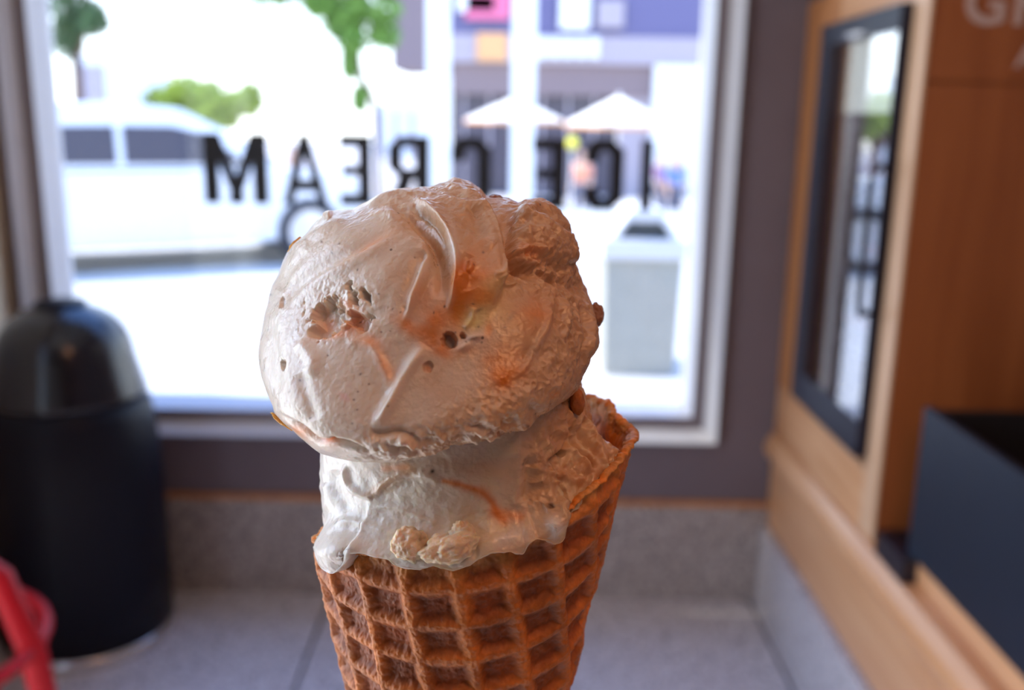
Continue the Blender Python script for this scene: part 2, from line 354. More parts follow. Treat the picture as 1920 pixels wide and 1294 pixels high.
# terrazzo cove base and wood strip
bb = struct(MB().prism([(D-.022, 0), (D-.022, .300), (D-.016, .306), (D, .306), (D, 0)], 0, XL, XR).build('baseboard_front', M['base']))
bb.data.materials[0] = M['base']
struct(MB().box((XL, D-.014, .306), (XR-.002, D, .322)).build('trim_1', M['wood']))
struct(MB().box((XR-.02, -1.2, 0), (XR, D-.022, .252)).build('baseboard_right', M['floor']))
struct(MB().prism([(XL, 0), (XL+.018, 0), (XL+.018, .3), (XL, .306)], 1, 1.45, D-.022).build('baseboard_left', M['base']))

# window: glazing frame in steps
win = struct(thing('window_1', '', '')); del win['label']; del win['category']
def ring(x0, x1, z0, z1, w, y0, y1, slope=0):
    """four mitred members; w = width, front face at y0 (outer edge) sloping back to y0+slope at the inner edge"""
    O = [(x0, z0), (x1, z0), (x1, z1), (x0, z1)]; I = [(x0+w, z0+w), (x1-w, z0+w), (x1-w, z1-w), (x0+w, z1-w)]
    mb = []
    for k in range(4):
        a, c = O[k], O[(k+1) % 4]; ia, ic = I[k], I[(k+1) % 4]
        v = [(a[0], y0, a[1]), (c[0], y0, c[1]), (ic[0], y0+slope, ic[1]), (ia[0], y0+slope, ia[1]), (a[0], y1, a[1]), (c[0], y1, c[1]), (ic[0], y1, ic[1]), (ia[0], y1, ia[1])]
        mb.append(MB().add(v, [(0, 1, 2, 3), (4, 7, 6, 5), (0, 4, 5, 1), (1, 5, 6, 2), (2, 6, 7, 3), (3, 7, 4, 0)]))
    return mb
for q in ring(OX0, OX1, OZ0, OZ1, .034, D-.046, D+.05, .045): q.build('outer_casing', M['frame'], win, bevel=.002)
for q in ring(OX0+.034, OX1-.034, OZ0+.034, OZ1-.034, .036, D-.001, D+.09, 0): q.build('frame_member', M['frame_face'], win)
for q in ring(OX0+.070, OX1-.070, OZ0+.070, OZ1-.070, .020, D-.004, D+.10, .082): q.build('glazing_bead', M['frame'], win, bevel=.001)
MB().box((OX0+.08, D+.080, OZ0+.08), (OX1-.08, D+.086, OZ1-.08)).build('window_pane', M['glass'], win)

# mirrored lettering on the glass (read from the street)
let = thing('window_lettering', 'black block lettering ICE CREAM on the front window, seen reversed', 'lettering', (-.25, D+.079, 1.3))
PY = D+.079
def fat(q, t=.0045):
    cx_ = sum(p[0] for p in q)/len(q); cz_ = sum(p[1] for p in q)/len(q)
    return [(x+(t if x > cx_ else -t), z+(t*.6 if z > cz_ else -t*.6)) for x, z in q]
def zpx(y): return at(900, y, PY)[2]
Zt, Zb = 1.3975, 1.200
def glyph(ch):
    s = .235; c = .24       # stroke and chamfer in units of the letter's width/height box (0..1)
    if ch == 'I': return [[(0, 0), (1, 0), (1, 1), (0, 1)]]
    if ch == 'E': return [[(0, 0), (.36, 0), (.36, 1), (0, 1)], [(.36, 0), (1, 0), (1, .145), (.36, .145)], [(.36, .855), (1, .855), (1, 1), (.36, 1)], [(.36, .44), (.92, .44), (.92, .56), (.36, .56)]]
    if ch == 'C': return [[(0, .13), (.30, .2), (.30, .8), (0, .87)], [(0, .87), (.30, .8), (.42, .86), (.24, 1)], [(.24, 1), (.42, .86), (.62, .86), (.78, 1)], [(.78, 1), (.62, .86), (.70, .80), (1, .87)], [(.70, .80), (.70, .68), (1, .68), (1, .87)],
                          [(0, .13), (.24, 0), (.42, .14), (.30, .2)], [(.24, 0), (.78, 0), (.62, .14), (.42, .14)], [(.78, 0), (1, .13), (.70, .20), (.62, .14)], [(.70, .20), (1, .13), (1, .32), (.70, .32)]]
    if ch == 'R': return [[(0, 0), (.30, 0), (.30, 1), (0, 1)], [(.30, .86), (.70, .86), (.78, 1), (.30, 1)], [(.70, .86), (.72, .80), (1, .87), (.78, 1)], [(.72, .80), (.72, .58), (1, .55), (1, .87)], [(.72, .58), (.66, .53), (.80, .46), (1, .55)], [(.30, .39), (.60, .39), (.80, .46), (.66, .53), (.30, .53)], [(.42, .39), (.70, 0), (1, 0), (.72, .44)]]
    if ch == 'A': return [[(0, 0), (.22, 0), (.60, 1), (.36, 1)], [(1, 0), (.76, 0), (.40, 1), (.64, 1)], [(.24, .20), (.76, .20), (.71, .34), (.29, .34)]]
    if ch == 'M': return [[(0, 0), (.20, 0), (.20, 1), (0, 1)], [(.80, 0), (1, 0), (1, 1), (.80, 1)], [(.08, 1), (.28, 1), (.60, .10), (.40, .10)], [(.92, 1), (.72, 1), (.40, .10), (.60, .10)], [(.40, 0), (.60, 0), (.60, .12), (.40, .12)]]
for ch, xa, xb in [('M', 385, 500), ('A', 532, 612), ('E', 640, 694), ('R', 731, 803), ('C', 848, 918), ('E', 1001, 1058), ('C', 1099, 1167), ('I', 1204, 1221)]:
    Xa, Xb = at(xa, 325, PY)[0], at(xb, 325, PY)[0]; mb = MB()
    for k, pl in enumerate(glyph(ch)):
        e = .00004*k
        mb.prism(fat([(Xb-(Xb-Xa)*u, Zb+(Zt-Zb)*v) for u, v in pl]), 1, PY-.0015-e, PY)
    mb.build('letter', M['letter'], let)

# ------------------------------------------------------------------ right-hand joinery
wc = thing('wood_counter', 'long orange wood counter base running along the right wall', 'counter', (XR+.3, 1.2, .25))
MB().box((XR, -1.2, .254), (XR+.61, D-.001, .500)).build('lower_board', M['wood_y'], wc, bevel=.004)
MB().prism([(XR-.020, .478), (XR-.026, .500), (XR-.020, .522), (XR-.004, .548), (XR+.20, .548), (XR+.20, .502), (XR+.001, .502), (XR+.001, .478)], 1, -1.2, D-.002).build('nosing', M['wood_y'], wc, bevel=.003)
MB().box((XR+.002, 1.942, .549), (XR+.6, D-.002, .699)).build('upper_board', M['wood_y'], wc, bevel=.003)

fr = thing('glass_door_cooler', 'upright wood-clad cooler with black-framed glass door beside the front window', 'cooler', (XR+.3, 2.35, .70))
CY0, CY1, CZ0, CZ1 = 2.0, 2.620, .706, 1.700
DY1, DZ0, DZ1, DX = 2.505, .739, 1.689, XR-.036
MB().box((XR, CY1-.14, .700), (XR+.03, D-.001, 1.775)).build('wood_stile', M['wood'], fr, bevel=.003)
MB().box((XR, CY0, CZ1-.01), (XR+.03, CY1-.14, 1.775)).build('wood_rail', M['wood_y'], fr, bevel=.003)
MB().box((XR, CY0, 1.776), (XR+.6, D-.001, ZC-.001)).build('top_fascia', M['wall'], fr)
mb = MB(); mb.box((XR+.60, CY0, CZ0), (XR+.61, D-.01, CZ1)); mb.box((XR+.031, CY1+.06, CZ0), (XR+.60, CY1+.07, CZ1)); mb.box((XR+.031, CY0, CZ0), (XR+.60, CY1+.06, CZ0+.01)); mb.box((XR+.031, CY0, CZ1), (XR+.60, CY1+.06, CZ1+.01)); mb.build('liner', M['cooler_liner'], fr)
FW = .080
mb = MB(); mb.box((DX, DY1-FW, DZ0), (XR-.001, DY1, DZ1)); mb.box((DX, CY0, DZ0), (XR-.001, CY0+.004, DZ1)); mb.box((DX, CY0+.004, DZ0), (XR-.001, DY1-FW, DZ0+FW)); mb.box((DX, CY0+.004, DZ1-.050), (XR-.001, DY1-FW, DZ1))
mb.build('door', M['gasket'], fr)
MB().box((DX+.002, CY0+.004, DZ0+FW), (DX+.010, DY1-FW, DZ1-.050)).build('door_glass', M['door_glass'], fr)
MB().tube([(DX, 2.009, 1.37), (DX-.030, 1.975, 1.365), (DX-.036, 1.970, 1.34), (DX-.036, 1.970, 1.09), (DX-.030, 1.975, 1.065), (DX, 2.009, 1.06)], .008).build('door_handle', M['black'], fr, smooth=True)
MB().box((XR+.03, CY0+.03, 1.480), (XR+.05, CY1-.055, 1.660)).build('header_panel', M['white_panel'], fr, bevel=.004)
for z in (1.28, 1.07, .87): MB().box((XR+.10, CY0+.02, z), (XR+.55, CY1+.05, z+.012)).build('shelf', M['shelf'], fr)
MB().box((XR+.085, CY1+.0, CZ0+.02), (XR+.110, CY1+.03, 1.47)).build('shelf_upright', M['shelf'], fr)
first = None; grp = 'cartons stacked on the cooler shelves'
for k, z in enumerate((1.2925, 1.0825, .8825)):
    for j in range(5):
        y = CY0+.05+j*.115; x = XR+.12+(.02 if (j+k) % 2 else 0)
        t = thing('carton', 'pale red-banded carton, %s the window end of the cooler\'s %s shelf' % (('fifth from', 'fourth from', 'third from', 'second from', 'nearest to')[j], ('top', 'middle', 'bottom')[k]), 'carton', (x, y, z), 0, grp)
        hh = .12 if (j*3+k) % 4 else .09
        MB().box((x, y, z), (x+.12, y+.085, z+hh)).build('box', M['packet'], t, bevel=.002)
        MB().box((x-.001, y-.001, z+hh*.35), (x+.121, y+.086, z+hh*.62)).build('band', M['packet_red'], t)

lamp = area('cooler_fill', (XR+.20, 2.28, 1.67), (XR+.25, 2.28, .9), .10, .5, 2.0, (.92, .96, 1)); lamp.parent = fr; lamp.location = Vector(lamp.location)-Vector(fr.location)  # added fill to brighten the cooler interior
sp = thing('sign_panel', 'red-brown veneered wood panel with pale letters facing the camera', 'panel', (XR+.3, 1.98, .55))
MB().box((XR-.004, 1.926, .575), (XR+.60, 1.938, 1.532)).build('lower_board', M['wood_dark'], sp, bevel=.001)
MB().box((XR-.003, 1.932, 1.53), (XR+.60, 1.939, 1.54)).build('backing', M['wood_dark'], sp)
MB().box((XR-.004, 1.926, 1.538), (XR+.60, 1.938, ZC-.002)).build('upper_board', M['wood_dark'], sp, bevel=.001)
MB().box((XR-.012, 1.924, .575), (XR-.004, 1.938+.06, ZC-.002)).build('edge_strip', M['wood_edge'], sp, bevel=.002)
def text_part(body, size, loc, rot, mat_, parent, ext=.001, sx=1):
    cu = bpy.data.curves.new('letter', 'FONT'); cu.body = body; cu.size = size; cu.extrude = ext; cu.offset = size*.022
    tmp = bpy.data.objects.new('tmp', cu); COL.objects.link(tmp); dg = bpy.context.evaluated_depsgraph_get(); dg.update()
    me = bpy.data.meshes.new_from_object(tmp.evaluated_get(dg)); bpy.data.objects.remove(tmp)
    me.transform(Matrix.Translation(Vector(loc)-Vector(parent.location)) @ Matrix.Rotation(rot, 4, 'X') @ Matrix.Scale(sx, 4, (1, 0, 0)))
    me.materials.clear(); me.materials.append(mat_); o = bpy.data.objects.new('letter', me); link(o); o.parent = parent; return o
text_part('G', .115, (.853, 1.9245, 1.645), PI/2, M['sign_letter'], sp)
text_part('R', .115, (.945, 1.9245, 1.645), PI/2, M['sign_letter'], sp)
text_part('A', .060, (.966, 1.9245, 1.566), PI/2, M['sign_letter'], sp)

ob = thing('open_cooler', 'slate blue open-topped cooler bin with a black interior on the wood counter', 'cooler', (XR+.3, 1.4, .56))
MB().box((XR+.022, .40, .602), (XR+.040, 1.820, .912)).build('side_panel', M['slate'], ob, bevel=.002)
MB().box((XR+.041, 1.800, .602), (XR+.59, 1.822, .905)).build('rear_panel', M['dark'], ob)
MB().box((XR+.041, .40, .602), (XR+.59, 1.800, .620)).build('bin_floor', M['dark'], ob)
MB().box((XR+.57, .40, .621), (XR+.59, 1.800, .905)).build('inner_wall', M['dark'], ob)
MB().box((XR+.0, 1.78, .549), (XR+.59, 1.925, .601)).build('shadow_gap', M['black'], ob)  # black block standing in for the shadow gap under the bin
MB().box((XR+.03, .40, .549), (XR+.59, 1.78, .601)).build('base_board', M['wood_y'], ob)

# ------------------------------------------------------------------ rubbish can
cx, cy = -1.195, 2.50
tcn_ = thing('trash_can', 'tall black dome-topped trash can standing in the left corner', 'trash can', (cx, cy, 0))
R0 = .228
MB().lathe([(R0-.012, .0), (R0+.004, .0), (R0+.006, .012), (R0+.004, .030), (R0-.006, .034)], 64, (cx, cy, 0)).build('base_ring', M['chrome'], tcn_, smooth=True)
MB().lathe([(R0-.010, .034), (R0+.002, .040), (R0+.002, .20), (R0+.001, .45), (R0-.003, .55), (R0-.014, .65), (R0-.024, .698), (R0-.030, .702)], 64, (cx, cy, 0)).build('body', M['can_body'], tcn_, smooth=True)
MB().lathe([(R0-.030, .703), (R0-.024, .706), (R0-.026, .72), (R0-.040, .77), (R0-.050, .81), (R0-.058, .85), (R0-.072, .885), (R0-.092, .912), (R0-.118, .932), (R0-.145, .944), (.074, .950), (.066, .951)], 64, (cx, cy, 0)).build('dome_lid', M['can'], tcn_, smooth=True)
MB().lathe([(.062, .951), (.066, .957), (.062, .963), (.02, .967)], 32, (cx, cy, 0)).build('lid_cap', M['can_body'], tcn_, smooth=True)
# ------------------------------------------------------------------ red stool at the left edge
sx_, sy_ = -1.125, 1.60
st = thing('bar_stool', 'red metal bar stool with splayed legs and a foot ring at the left edge', 'stool', (sx_, sy_, 0))
MB().lathe([(.02, .70), (.165, .70), (.175, .708), (.175, .722), (.165, .730), (.12, .724), (.01, .722)], 40, (sx_, sy_, 0)).build('seat', M['red'], st, smooth=True)
for a in (2, 92, 182, 272):
    ca, sa = math.cos(math.radians(a)), math.sin(math.radians(a))
    MB().tube([(sx_+ca*.10, sy_+sa*.10, .70), (sx_+ca*.200, sy_+sa*.200, .62), (sx_+ca*.245, sy_+sa*.245, .47), (sx_+ca*.258, sy_+sa*.258, .36), (sx_+ca*.30, sy_+sa*.30, .01)], [.020, .024, .025, .023, .018]).build('leg', M['red'], st, smooth=True)
MB().tube([(sx_+.248*math.cos(t*PI/18), sy_+.248*math.sin(t*PI/18), .475) for t in range(36)], .013, closed=True).build('foot_ring', M['red'], st, smooth=True)

# ------------------------------------------------------------------ street
struct(MB().box((-30, D+T, -.15), (12, 16.0, 0)).build('pavement', M['pavement'])); 
struct(MB().box((-45, 16.0, -.95), (45, 90, -.80)).build('plaza_ground', M['plaza']))
struct(MB().box((-30, 15.8, -.95), (12, 16.0, .05)).build('plaza_kerb', M['pavement']))

def litter_bin():
    x0, x1, y0, y1 = .535, .985, 5.45, 5.90
    t = thing('litter_bin', 'square grey concrete litter bin with a white hood on the pavement', 'bin', ((x0+x1)/2, (y0+y1)/2, 0))
    MB().prism([(x0+.02, 0), (x1-.02, 0), (x1, .685), (x0, .685)], 1, y0, y1).build('body', M['bin'], t, bevel=.01)
    mb = MB(); mb.box((x0-.02, y0-.02, .686), (x1+.02, y1+.02, .80)); mb.build('collar', M['bin_top'], t, bevel=.012)
    xm = (x0+x1)/2
    mb = MB(); mb.prism([(x0+.02, .80), (x0+.07, .80), (x0+.13, .90), (x0+.10, .90)], 1, y0, y1); mb.prism([(x1-.02, .80), (x1-.07, .80), (x1-.13, .90), (x1-.10, .90)], 1, y0, y1)
    mb.prism([(x0+.10, .90), (x1-.10, .90), (x1-.14, .97), (x0+.14, .97)], 1, y0, y1); mb.build('hood', M['bin_top'], t, bevel=.004)
    MB().prism([(x0+.07, .801), (x1-.07, .801), (x1-.13, .899), (x0+.13, .899)], 1, y0+.06, y1-.06).build('opening', M['bin_hole'], t)
litter_bin()

for px, w in ((821, .27), (979, .29)):
    p = at(px, 300, 12.0)
    t = thing('white_column', 'white square column outside, left of the pair' if px < 900 else 'white square column outside, right of the pair', 'column', (p[0], 12.0, 0))
    MB().box((p[0]-w/2, 12.0, .12), (p[0]+w/2, 12.0+w, 4.6)).build('shaft', M['white'], t, bevel=.01)
    MB().box((p[0]-w*.62, 12.0-w*.12, 0), (p[0]+w*.62, 12.0+w*1.12, .119)).build('foot', M['white'], t, bevel=.01)

def umbrella(px, Y, ztop, zbrim, r, label):
    p = at(px, 200, Y); x = p[0]; t = thing('market_umbrella', label, 'umbrella', (x, Y, -.8), 0)
    n = 8; v = [(x, Y, ztop)]
    for k in range(n):
        a = 2*PI*(k+.5)/n; v.append((x+r*math.cos(a), Y+r*math.sin(a), zbrim+.10))
    mid = []
    f = [(0, 1+k, 1+(k+1) % n) for k in range(n)]
    v += [(x, Y, ztop-.03)]+[(a*.997+x*.003, b_*.997+Y*.003, c-.03) for a, b_, c in v[1:9]]
    f += [(9, 10+(k+1) % n, 10+k) for k in range(n)]+[(1+k, 10+k, 10+(k+1) % n, 1+(k+1) % n) for k in range(n)]
    MB().add(v, f).build('canopy', M['canvas'], t)
    val = MB()
    for k in range(n):
        a0, a1 = 2*PI*(k+.5)/n, 2*PI*(k+1.5)/n
        P0 = (x+r*math.cos(a0), Y+r*math.sin(a0)); P1 = (x+r*math.cos(a1), Y+r*math.sin(a1))
        val.add([(P0[0], P0[1], zbrim+.07), (P1[0], P1[1], zbrim+.07), (P1[0], P1[1], zbrim), (P0[0], P0[1], zbrim), (P0[0]*.995+x*.005, P0[1]*.995+Y*.005, zbrim+.07), (P1[0]*.995+x*.005, P1[1]*.995+Y*.005, zbrim+.07), (P1[0]*.995+x*.005, P1[1]*.995+Y*.005, zbrim), (P0[0]*.995+x*.005, P0[1]*.995+Y*.005, zbrim)],
                [(0, 1, 2, 3), (4, 7, 6, 5), (0, 4, 5, 1), (3, 2, 6, 7)])
    val.build('valance', M['canvas_edge'], t)
    MB().tube([(x, Y, -.8), (x, Y, ztop+.06)], .03).build('pole', M['white'], t)
    MB().lathe([(.25, 0), (.25, .08), (.05, .12)], 20, (x, Y, -.8)).build('base', M['white'], t)
umbrella(1160, 22.0, 2.02, 1.30, 1.25, 'cream umbrella with orange edge across the street, right of the right white column')
umbrella(965, 25.2, 2.02, 1.36, 1.35, 'cream umbrella with orange edge across the street, behind the right white column')

# white parked car
def car():
    ang = math.radians(27); base = Vector((-2.02, 9.62, 0))   # front wheel contact
    u = Vector((math.cos(ang), math.sin(ang), 0)); n_ = Vector((-math.sin(ang), math.cos(ang), 0))
    loc = base-u*1.3+n_*.85
    t = thing('parked_car', 'white hatchback parked outside behind the lettering M', 'car', loc, ang)
    def W_(x, y, z): return (x, y, z)
    # side profile (x along the car: front wheel at +1.3, rear at -1.3)
    body = [(-2.0, .35), (-2.05, .60), (-2.0, .92), (1.15, .96), (1.75, .86), (2.0, .66), (2.02, .34), (1.75, .24), (-1.8, .24)]
    roof = [(-1.96, .93), (-1.72, 1.35), (-1.35, 1.52), (-.4, 1.55), (.15, 1.50), (.55, 1.30), (1.05, .97)]
    def solid(pts, w0, w1=None):
        v = []; nn = len(pts); zmin = min(p[1] for p in pts); zmax = max(p[1] for p in pts)
        for s in (-1, 1):
            for p in pts:
                k = (p[1]-zmin)/(zmax-zmin); ww = w0 if w1 is None else w0+(w1-w0)*k; v.append((p[0], s*ww, p[1]))
        return MB().add(v, [tuple(range(nn)), tuple(range(nn, 2*nn))[::-1]]+[(i, i+nn, (i+1) % nn+nn, (i+1) % nn) for i in range(nn)])
    solid(body, .85).build('body', M['car'], t, bevel=.05, world=False)
    solid(roof, .80, .64).build('cabin', M['car'], t, bevel=.03, world=False)
    for s in (-1, 1):
        for w in ([(-1.70, 1.0), (-.45, 1.0), (-.45, 1.34), (-1.5, 1.32)], [(-.38, 1.0), (.72, 1.0), (.36, 1.27), (.05, 1.34), (-.38, 1.34)]):
            v = []
            for (x, z) in w:
                k = (z-.93)/(1.55-.93); yy = s*(.80+(.64-.80)*k); v += [(x, yy+s*.012, z)]
            nn = len(v); v2 = [(a, b_-s*.02, c) for a, b_, c in v]
            MB().add(v+v2, [tuple(range(nn)), tuple(range(nn, 2*nn))[::-1]]+[(i, (i+1) % nn, (i+1) % nn+nn, i+nn) for i in range(nn)]).build('side_window', M['car_glass'], t, world=False)
    MB().add([(.60, -.62, 1.29), (.60, .62, 1.29), (1.03, .74, 1.0), (1.03, -.74, 1.0), (.57, -.62, 1.26), (.57, .62, 1.26), (1.0, .74, .97), (1.0, -.74, .97)], [(0, 1, 2, 3), (4, 7, 6, 5), (0, 4, 5, 1), (2, 6, 7, 3)]).build('windscreen', M['car_glass'], t, world=False)
    for x in (-1.3, 1.3):
        for s in (-1, 1):
            mb = MB(); N = 28; v = []; f = []
            prof = [(.30, s*.88), (.33, s*.86), (.33, s*.70), (.20, s*.70)]; prof = [(.22, s*.88)]+prof
            for r, y in prof:
                for k in range(N): a = 2*PI*k/N; v.append((x+r*math.cos(a), y, .33+r*math.sin(a)))
            for i in range(len(prof)-1):
                for k in range(N): f.append((i*N+k, i*N+(k+1) % N, (i+1)*N+(k+1) % N, (i+1)*N+k))
            wh = mb.add(v, f).build('wheel', M['tyre'], t, world=False, smooth=True)
            v = [(x, s*.875, .33)]+[(x+.225*math.cos(2*PI*k/N), s*.865, .33+.225*math.sin(2*PI*k/N)) for k in range(N)]
            o = MB().add(v, [(0, 1+k, 1+(k+1) % N) for k in range(N)]).build('hubcap', M['rim'], wh, world=False)
car()

def leaves(name, centers, radii, n, size, matl, parent):
    C_ = np.array(centers); R_ = np.array(radii); idx = rng.integers(0, len(C_), n)
    d = rng.normal(size=(n, 3)); d /= np.linalg.norm(d, axis=1, keepdims=True); rad = rng.random(n)**.4
    P = C_[idx]+d*(R_[idx]*rad[:, None]); a = rng.normal(size=(n, 3)); a /= np.linalg.norm(a, axis=1, keepdims=True)
    b_ = np.cross(a, rng.normal(size=(n, 3))); b_ /= np.linalg.norm(b_, axis=1, keepdims=True); s = size*(.6+.8*rng.random((n, 1)))
    V = np.stack([P-a*s, P+b_*s*.5, P+a*s, P-b_*s*.5], 1).reshape(-1, 3); Q = np.arange(4*n).reshape(-1, 4)
    o = np_mesh(name, V, Q, matl, parent, smooth=False); o['kind'] = 'stuff'; return o
def tree(name, label, trunk, r, centers, radii, n, size, matl):
    t = thing(name, label, 'tree', trunk[0]); MB().tube(trunk, r, 10).build('trunk', M['bark'], t, smooth=True)
    for c in centers[:4]:
        MB().tube([trunk[-1], tuple((np.array(trunk[-1])+np.array(c))/2+np.array([0, 0, .1])), c], [r[-1]*.8, r[-1]*.5, r[-1]*.2], 8).build('branch', M['bark'], t, smooth=True)
    leaves('foliage', centers, radii, n, size, matl, t)
c1 = at(130, 20, 30.); c2 = at(180, 45, 30.)
tree('far_tree', 'dark green tree far off at the window top left corner', [(c1[0], 30, -.8), (c1[0]+.1, 30, 3.)], [.2, .14], [tuple(at(120, 10, 30)), tuple(at(128, 70, 30)), tuple(at(170, 35, 30)), tuple(at(110, -60, 30))], [(.7, .7, .8), (.45, .5, .7), (.55, .5, .55), (1, .8, .8)], 2600, .10, M['leaf3'])
g = [tuple(at(x, y, 24)) for x, y in ((300, 190), (345, 170), (395, 180), (440, 195), (470, 185), (330, 215), (420, 220), (380, 205))]
tree('street_bush', 'yellow-green leafy street tree behind the parked car', [(g[2][0], 24, -.8), (g[2][0], 24, .9)], [.16, .12], g, [(.42, .45, .36), (.45, .5, .4), (.42, .45, .38), (.4, .4, .34), (.3, .4, .42), (.4, .4, .3), (.4, .4, .3), (.4, .4, .3)], 3600, .09, M['leaf2'])
g = [tuple(at(x, y, 13.8)) for x, y in ((560, -30), (640, 5), (700, 15), (720, 60), (660, 75), (600, 5), (500, -25), (690, -60), (640, 30), (655, 120), (675, 185))]
tree('plaza_tree', 'green tree with a thin trunk hanging over the street beside the left column', [tuple(at(712, 330, 14))[:2]+(0,), tuple(at(705, 200, 14)), tuple(at(672, 130, 14)), tuple(at(665, 40, 14))], [.05, .045, .045, .04], g, [(.55, .4, .28), (.4, .4, .3), (.4, .4, .28), (.22, .3, .26), (.2, .3, .2), (.25, .3, .2), (.42, .4, .28), (.6, .5, .4), (.3, .3, .3), (.09, .15, .22), (.10, .15, .18)], 3000, .07, M['leaf'])

# shop building across the plaza
bd = thing('shop_building', 'long two-storey shop building with a purple fascia across the street', 'building', (3, 30.5, -.8))
x0 = at(735, 100, 30)[0]; x1 = at(842, 0, 30)[0]
MB().box((x0, 30.0, 2.9), (x1+.05, 34, 7.5)).build('grey_wall', M['greybrown'], bd)
MB().box((x1+.05, 30.0, 3.93), (9.0, 34, 7.5)).build('fascia', M['purple'], bd)
MB().box((x1+.05, 29.9, 3.12), (9.0, 34, 3.93)).build('pale_band', M['paleband'], bd)
MB().box((x1+.05, 30.05, 2.20), (4.2, 34, 3.12)).build('render_band', M['pinkwall'], bd)
MB().box((x1+.05, 30.3, -.8), (3.2, 34, 2.2)).build('shop_front', M['shopglass'], bd)
MB().box((4.2, 29.8, -.8), (6.3, 34, 3.12)).build('pier', M['white'], bd); MB().box((3.2, 30.2, -.8), (4.2, 34, 2.2)).build('side_wall', M['paleband'], bd)
for k in range(7):
    xx = x1+.4+k*.8; MB().box((xx, 30.22, -.8), (xx+.08, 30.3, 2.2)).build('mullion', M['paleband'], bd)
def sign(x_a, y_a, x_b, y_b, m_, name):
    a, b_ = at(x_a, y_b, 29.85), at(x_b, y_a, 29.85); MB().box((a[0], 29.80, a[2]), (b_[0], 29.88, b_[2])).build(name, m_, bd, bevel=.05)
sign(872, -30, 957, 36, M['pink'], 'sign_board'); sign(856, -10, 930, 22, M['white'], 'sign_board'); sign(1048, -20, 1108, 55, M['white'], 'sign_board'); sign(1118, 0, 1172, 52, M['paleband'], 'sign_board')
sign(893, 62, 952, 114, M['orange'], 'sign_board')
for a in range(5): sign(1008+a*24, 68, 1028+a*24, 110, M['white'], 'sign_board')
for i, (xa, xb, ya, yb, lab) in enumerate([(150, 200, 110, 230, 'narrow pale building far off left of the street tree'), (205, 262, 118, 230, 'pale blue-white building far off beside the street tree'), (700, 800, 200, 330, 'low pale building behind the left white column')]):
    YY = 45+6*i; a, c = at(xa, yb, YY), at(xb, ya, YY)
    t = thing('pale_building', lab, 'building', ((a[0]+c[0])/2, YY+2, -.8)); MB().box((a[0], YY, -.8), (c[0], YY+4, c[2])).build('wall', M['palebuild'], t)
    for k in range(3): MB().box((a[0]+.3+k*(c[0]-a[0]-.4)/3, YY-.04, a[2]+.6), (a[0]+.6+k*(c[0]-a[0]-.4)/3, YY, c[2]-.3)).build('window', M['paleband'], t)
    MB().box((a[0]-.1, YY-.1, c[2]), (c[0]+.1, YY+4.1, c[2]+.15)).build('roof', M['palebuild'], t)

def person(px, Y, h, shirt, label, pose=0):
    p = at(px, 300, Y); x = p[0]; z0 = -.8
    t = thing('person', label, 'person', (x, Y, z0), pose)
    s = h/1.75
    def skin(name, verts, edges, radii, m_):
        me = bpy.data.meshes.new(name); me.from_pydata([tuple(c*s for c in v) for v in verts], edges, []); me.materials.append(m_)
        o = bpy.data.objects.new(name, me); link(o); o.parent = t; md = o.modifiers.new('skin', 'SKIN'); me.skin_vertices[0].data[0].use_root = True
        for i, r in enumerate(radii): me.skin_vertices[0].data[i].radius = (r*s, r*s)
        o.modifiers.new('sub', 'SUBSURF').levels = 1; o.modifiers['sub'].render_levels = 1; return o
    V = [(0, 0, .95), (0, 0, 1.15), (0, 0, 1.38), (0, -.01, 1.50), (0, -.03, 1.60), (0, -.03, 1.72), (.17, 0, 1.38), (.23, -.02, 1.12), (.22, -.10, .90), (.22, -.14, .80), (-.17, 0, 1.38), (-.23, -.02, 1.12), (-.22, -.10, .90), (-.22, -.14, .80), (.09, 0, .90), (.10, -.02, .50), (.10, .02, .09), (.10, -.12, .04), (-.09, 0, .90), (-.10, -.06, .50), (-.10, .05, .09), (-.10, -.10, .04)]
    E_ = [(0, 1), (1, 2), (2, 3), (3, 4), (4, 5), (2, 6), (6, 7), (7, 8), (8, 9), (2, 10), (10, 11), (11, 12), (12, 13), (0, 14), (14, 15), (15, 16), (16, 17), (0, 18), (18, 19), (19, 20), (20, 21)]
    skin('body', V, E_, [.12, .11, .12, .05, .085, .07, .055, .042, .034, .04, .055, .042, .034, .04, .085, .06, .042, .04, .085, .06, .042, .04], M['skin'])
    skin('shirt', [V[i] for i in (0, 1, 2, 6, 7, 10, 11)], [(0, 1), (1, 2), (2, 3), (3, 4), (2, 5), (5, 6)], [.15, .135, .145, .075, .06, .075, .06], shirt)
    skin('trousers', [V[i] for i in (0, 14, 15, 16, 18, 19, 20)], [(0, 1), (1, 2), (2, 3), (0, 4), (4, 5), (5, 6)], [.14, .10, .078, .06, .10, .078, .06], M['trouser'])
    skin('hair', [(0, .0, 1.66), (0, .01, 1.73)], [(0, 1)], [.10, .085], M['hair'])
person(1268, 19.5, 1.76, M['shirt_b'], 'person in a blue top standing across the street at the window\'s right side', .4)
person(1092, 20.5, 1.70, M['shirt_o'], 'person in a coral top standing across the street beneath the umbrella', -.5)
person(1240, 20.8, 1.68, M['shirt_p'], 'person in a plum top standing behind the person in blue', .9)
person(548, 19.0, 1.72, M['shirt_p'], 'person in a plum top across the street behind the lettering A', 0)
p = at(1073, 268, 18.0); t = thing('yellow_ball_lamp', 'small yellow ball on a thin post across the street', 'lamp', (p[0], 18.0, -.8))
MB().tube([(p[0], 18, -.8), (p[0], 18, p[2]-.1)], .015).build('post', M['white'], t); MB().lathe([(.11*math.sin(a*PI/12)+.001, -.11*math.cos(a*PI/12)) for a in range(13)], 20, (p[0], 18, p[2])).build('ball', M['yellow'], t, smooth=True)

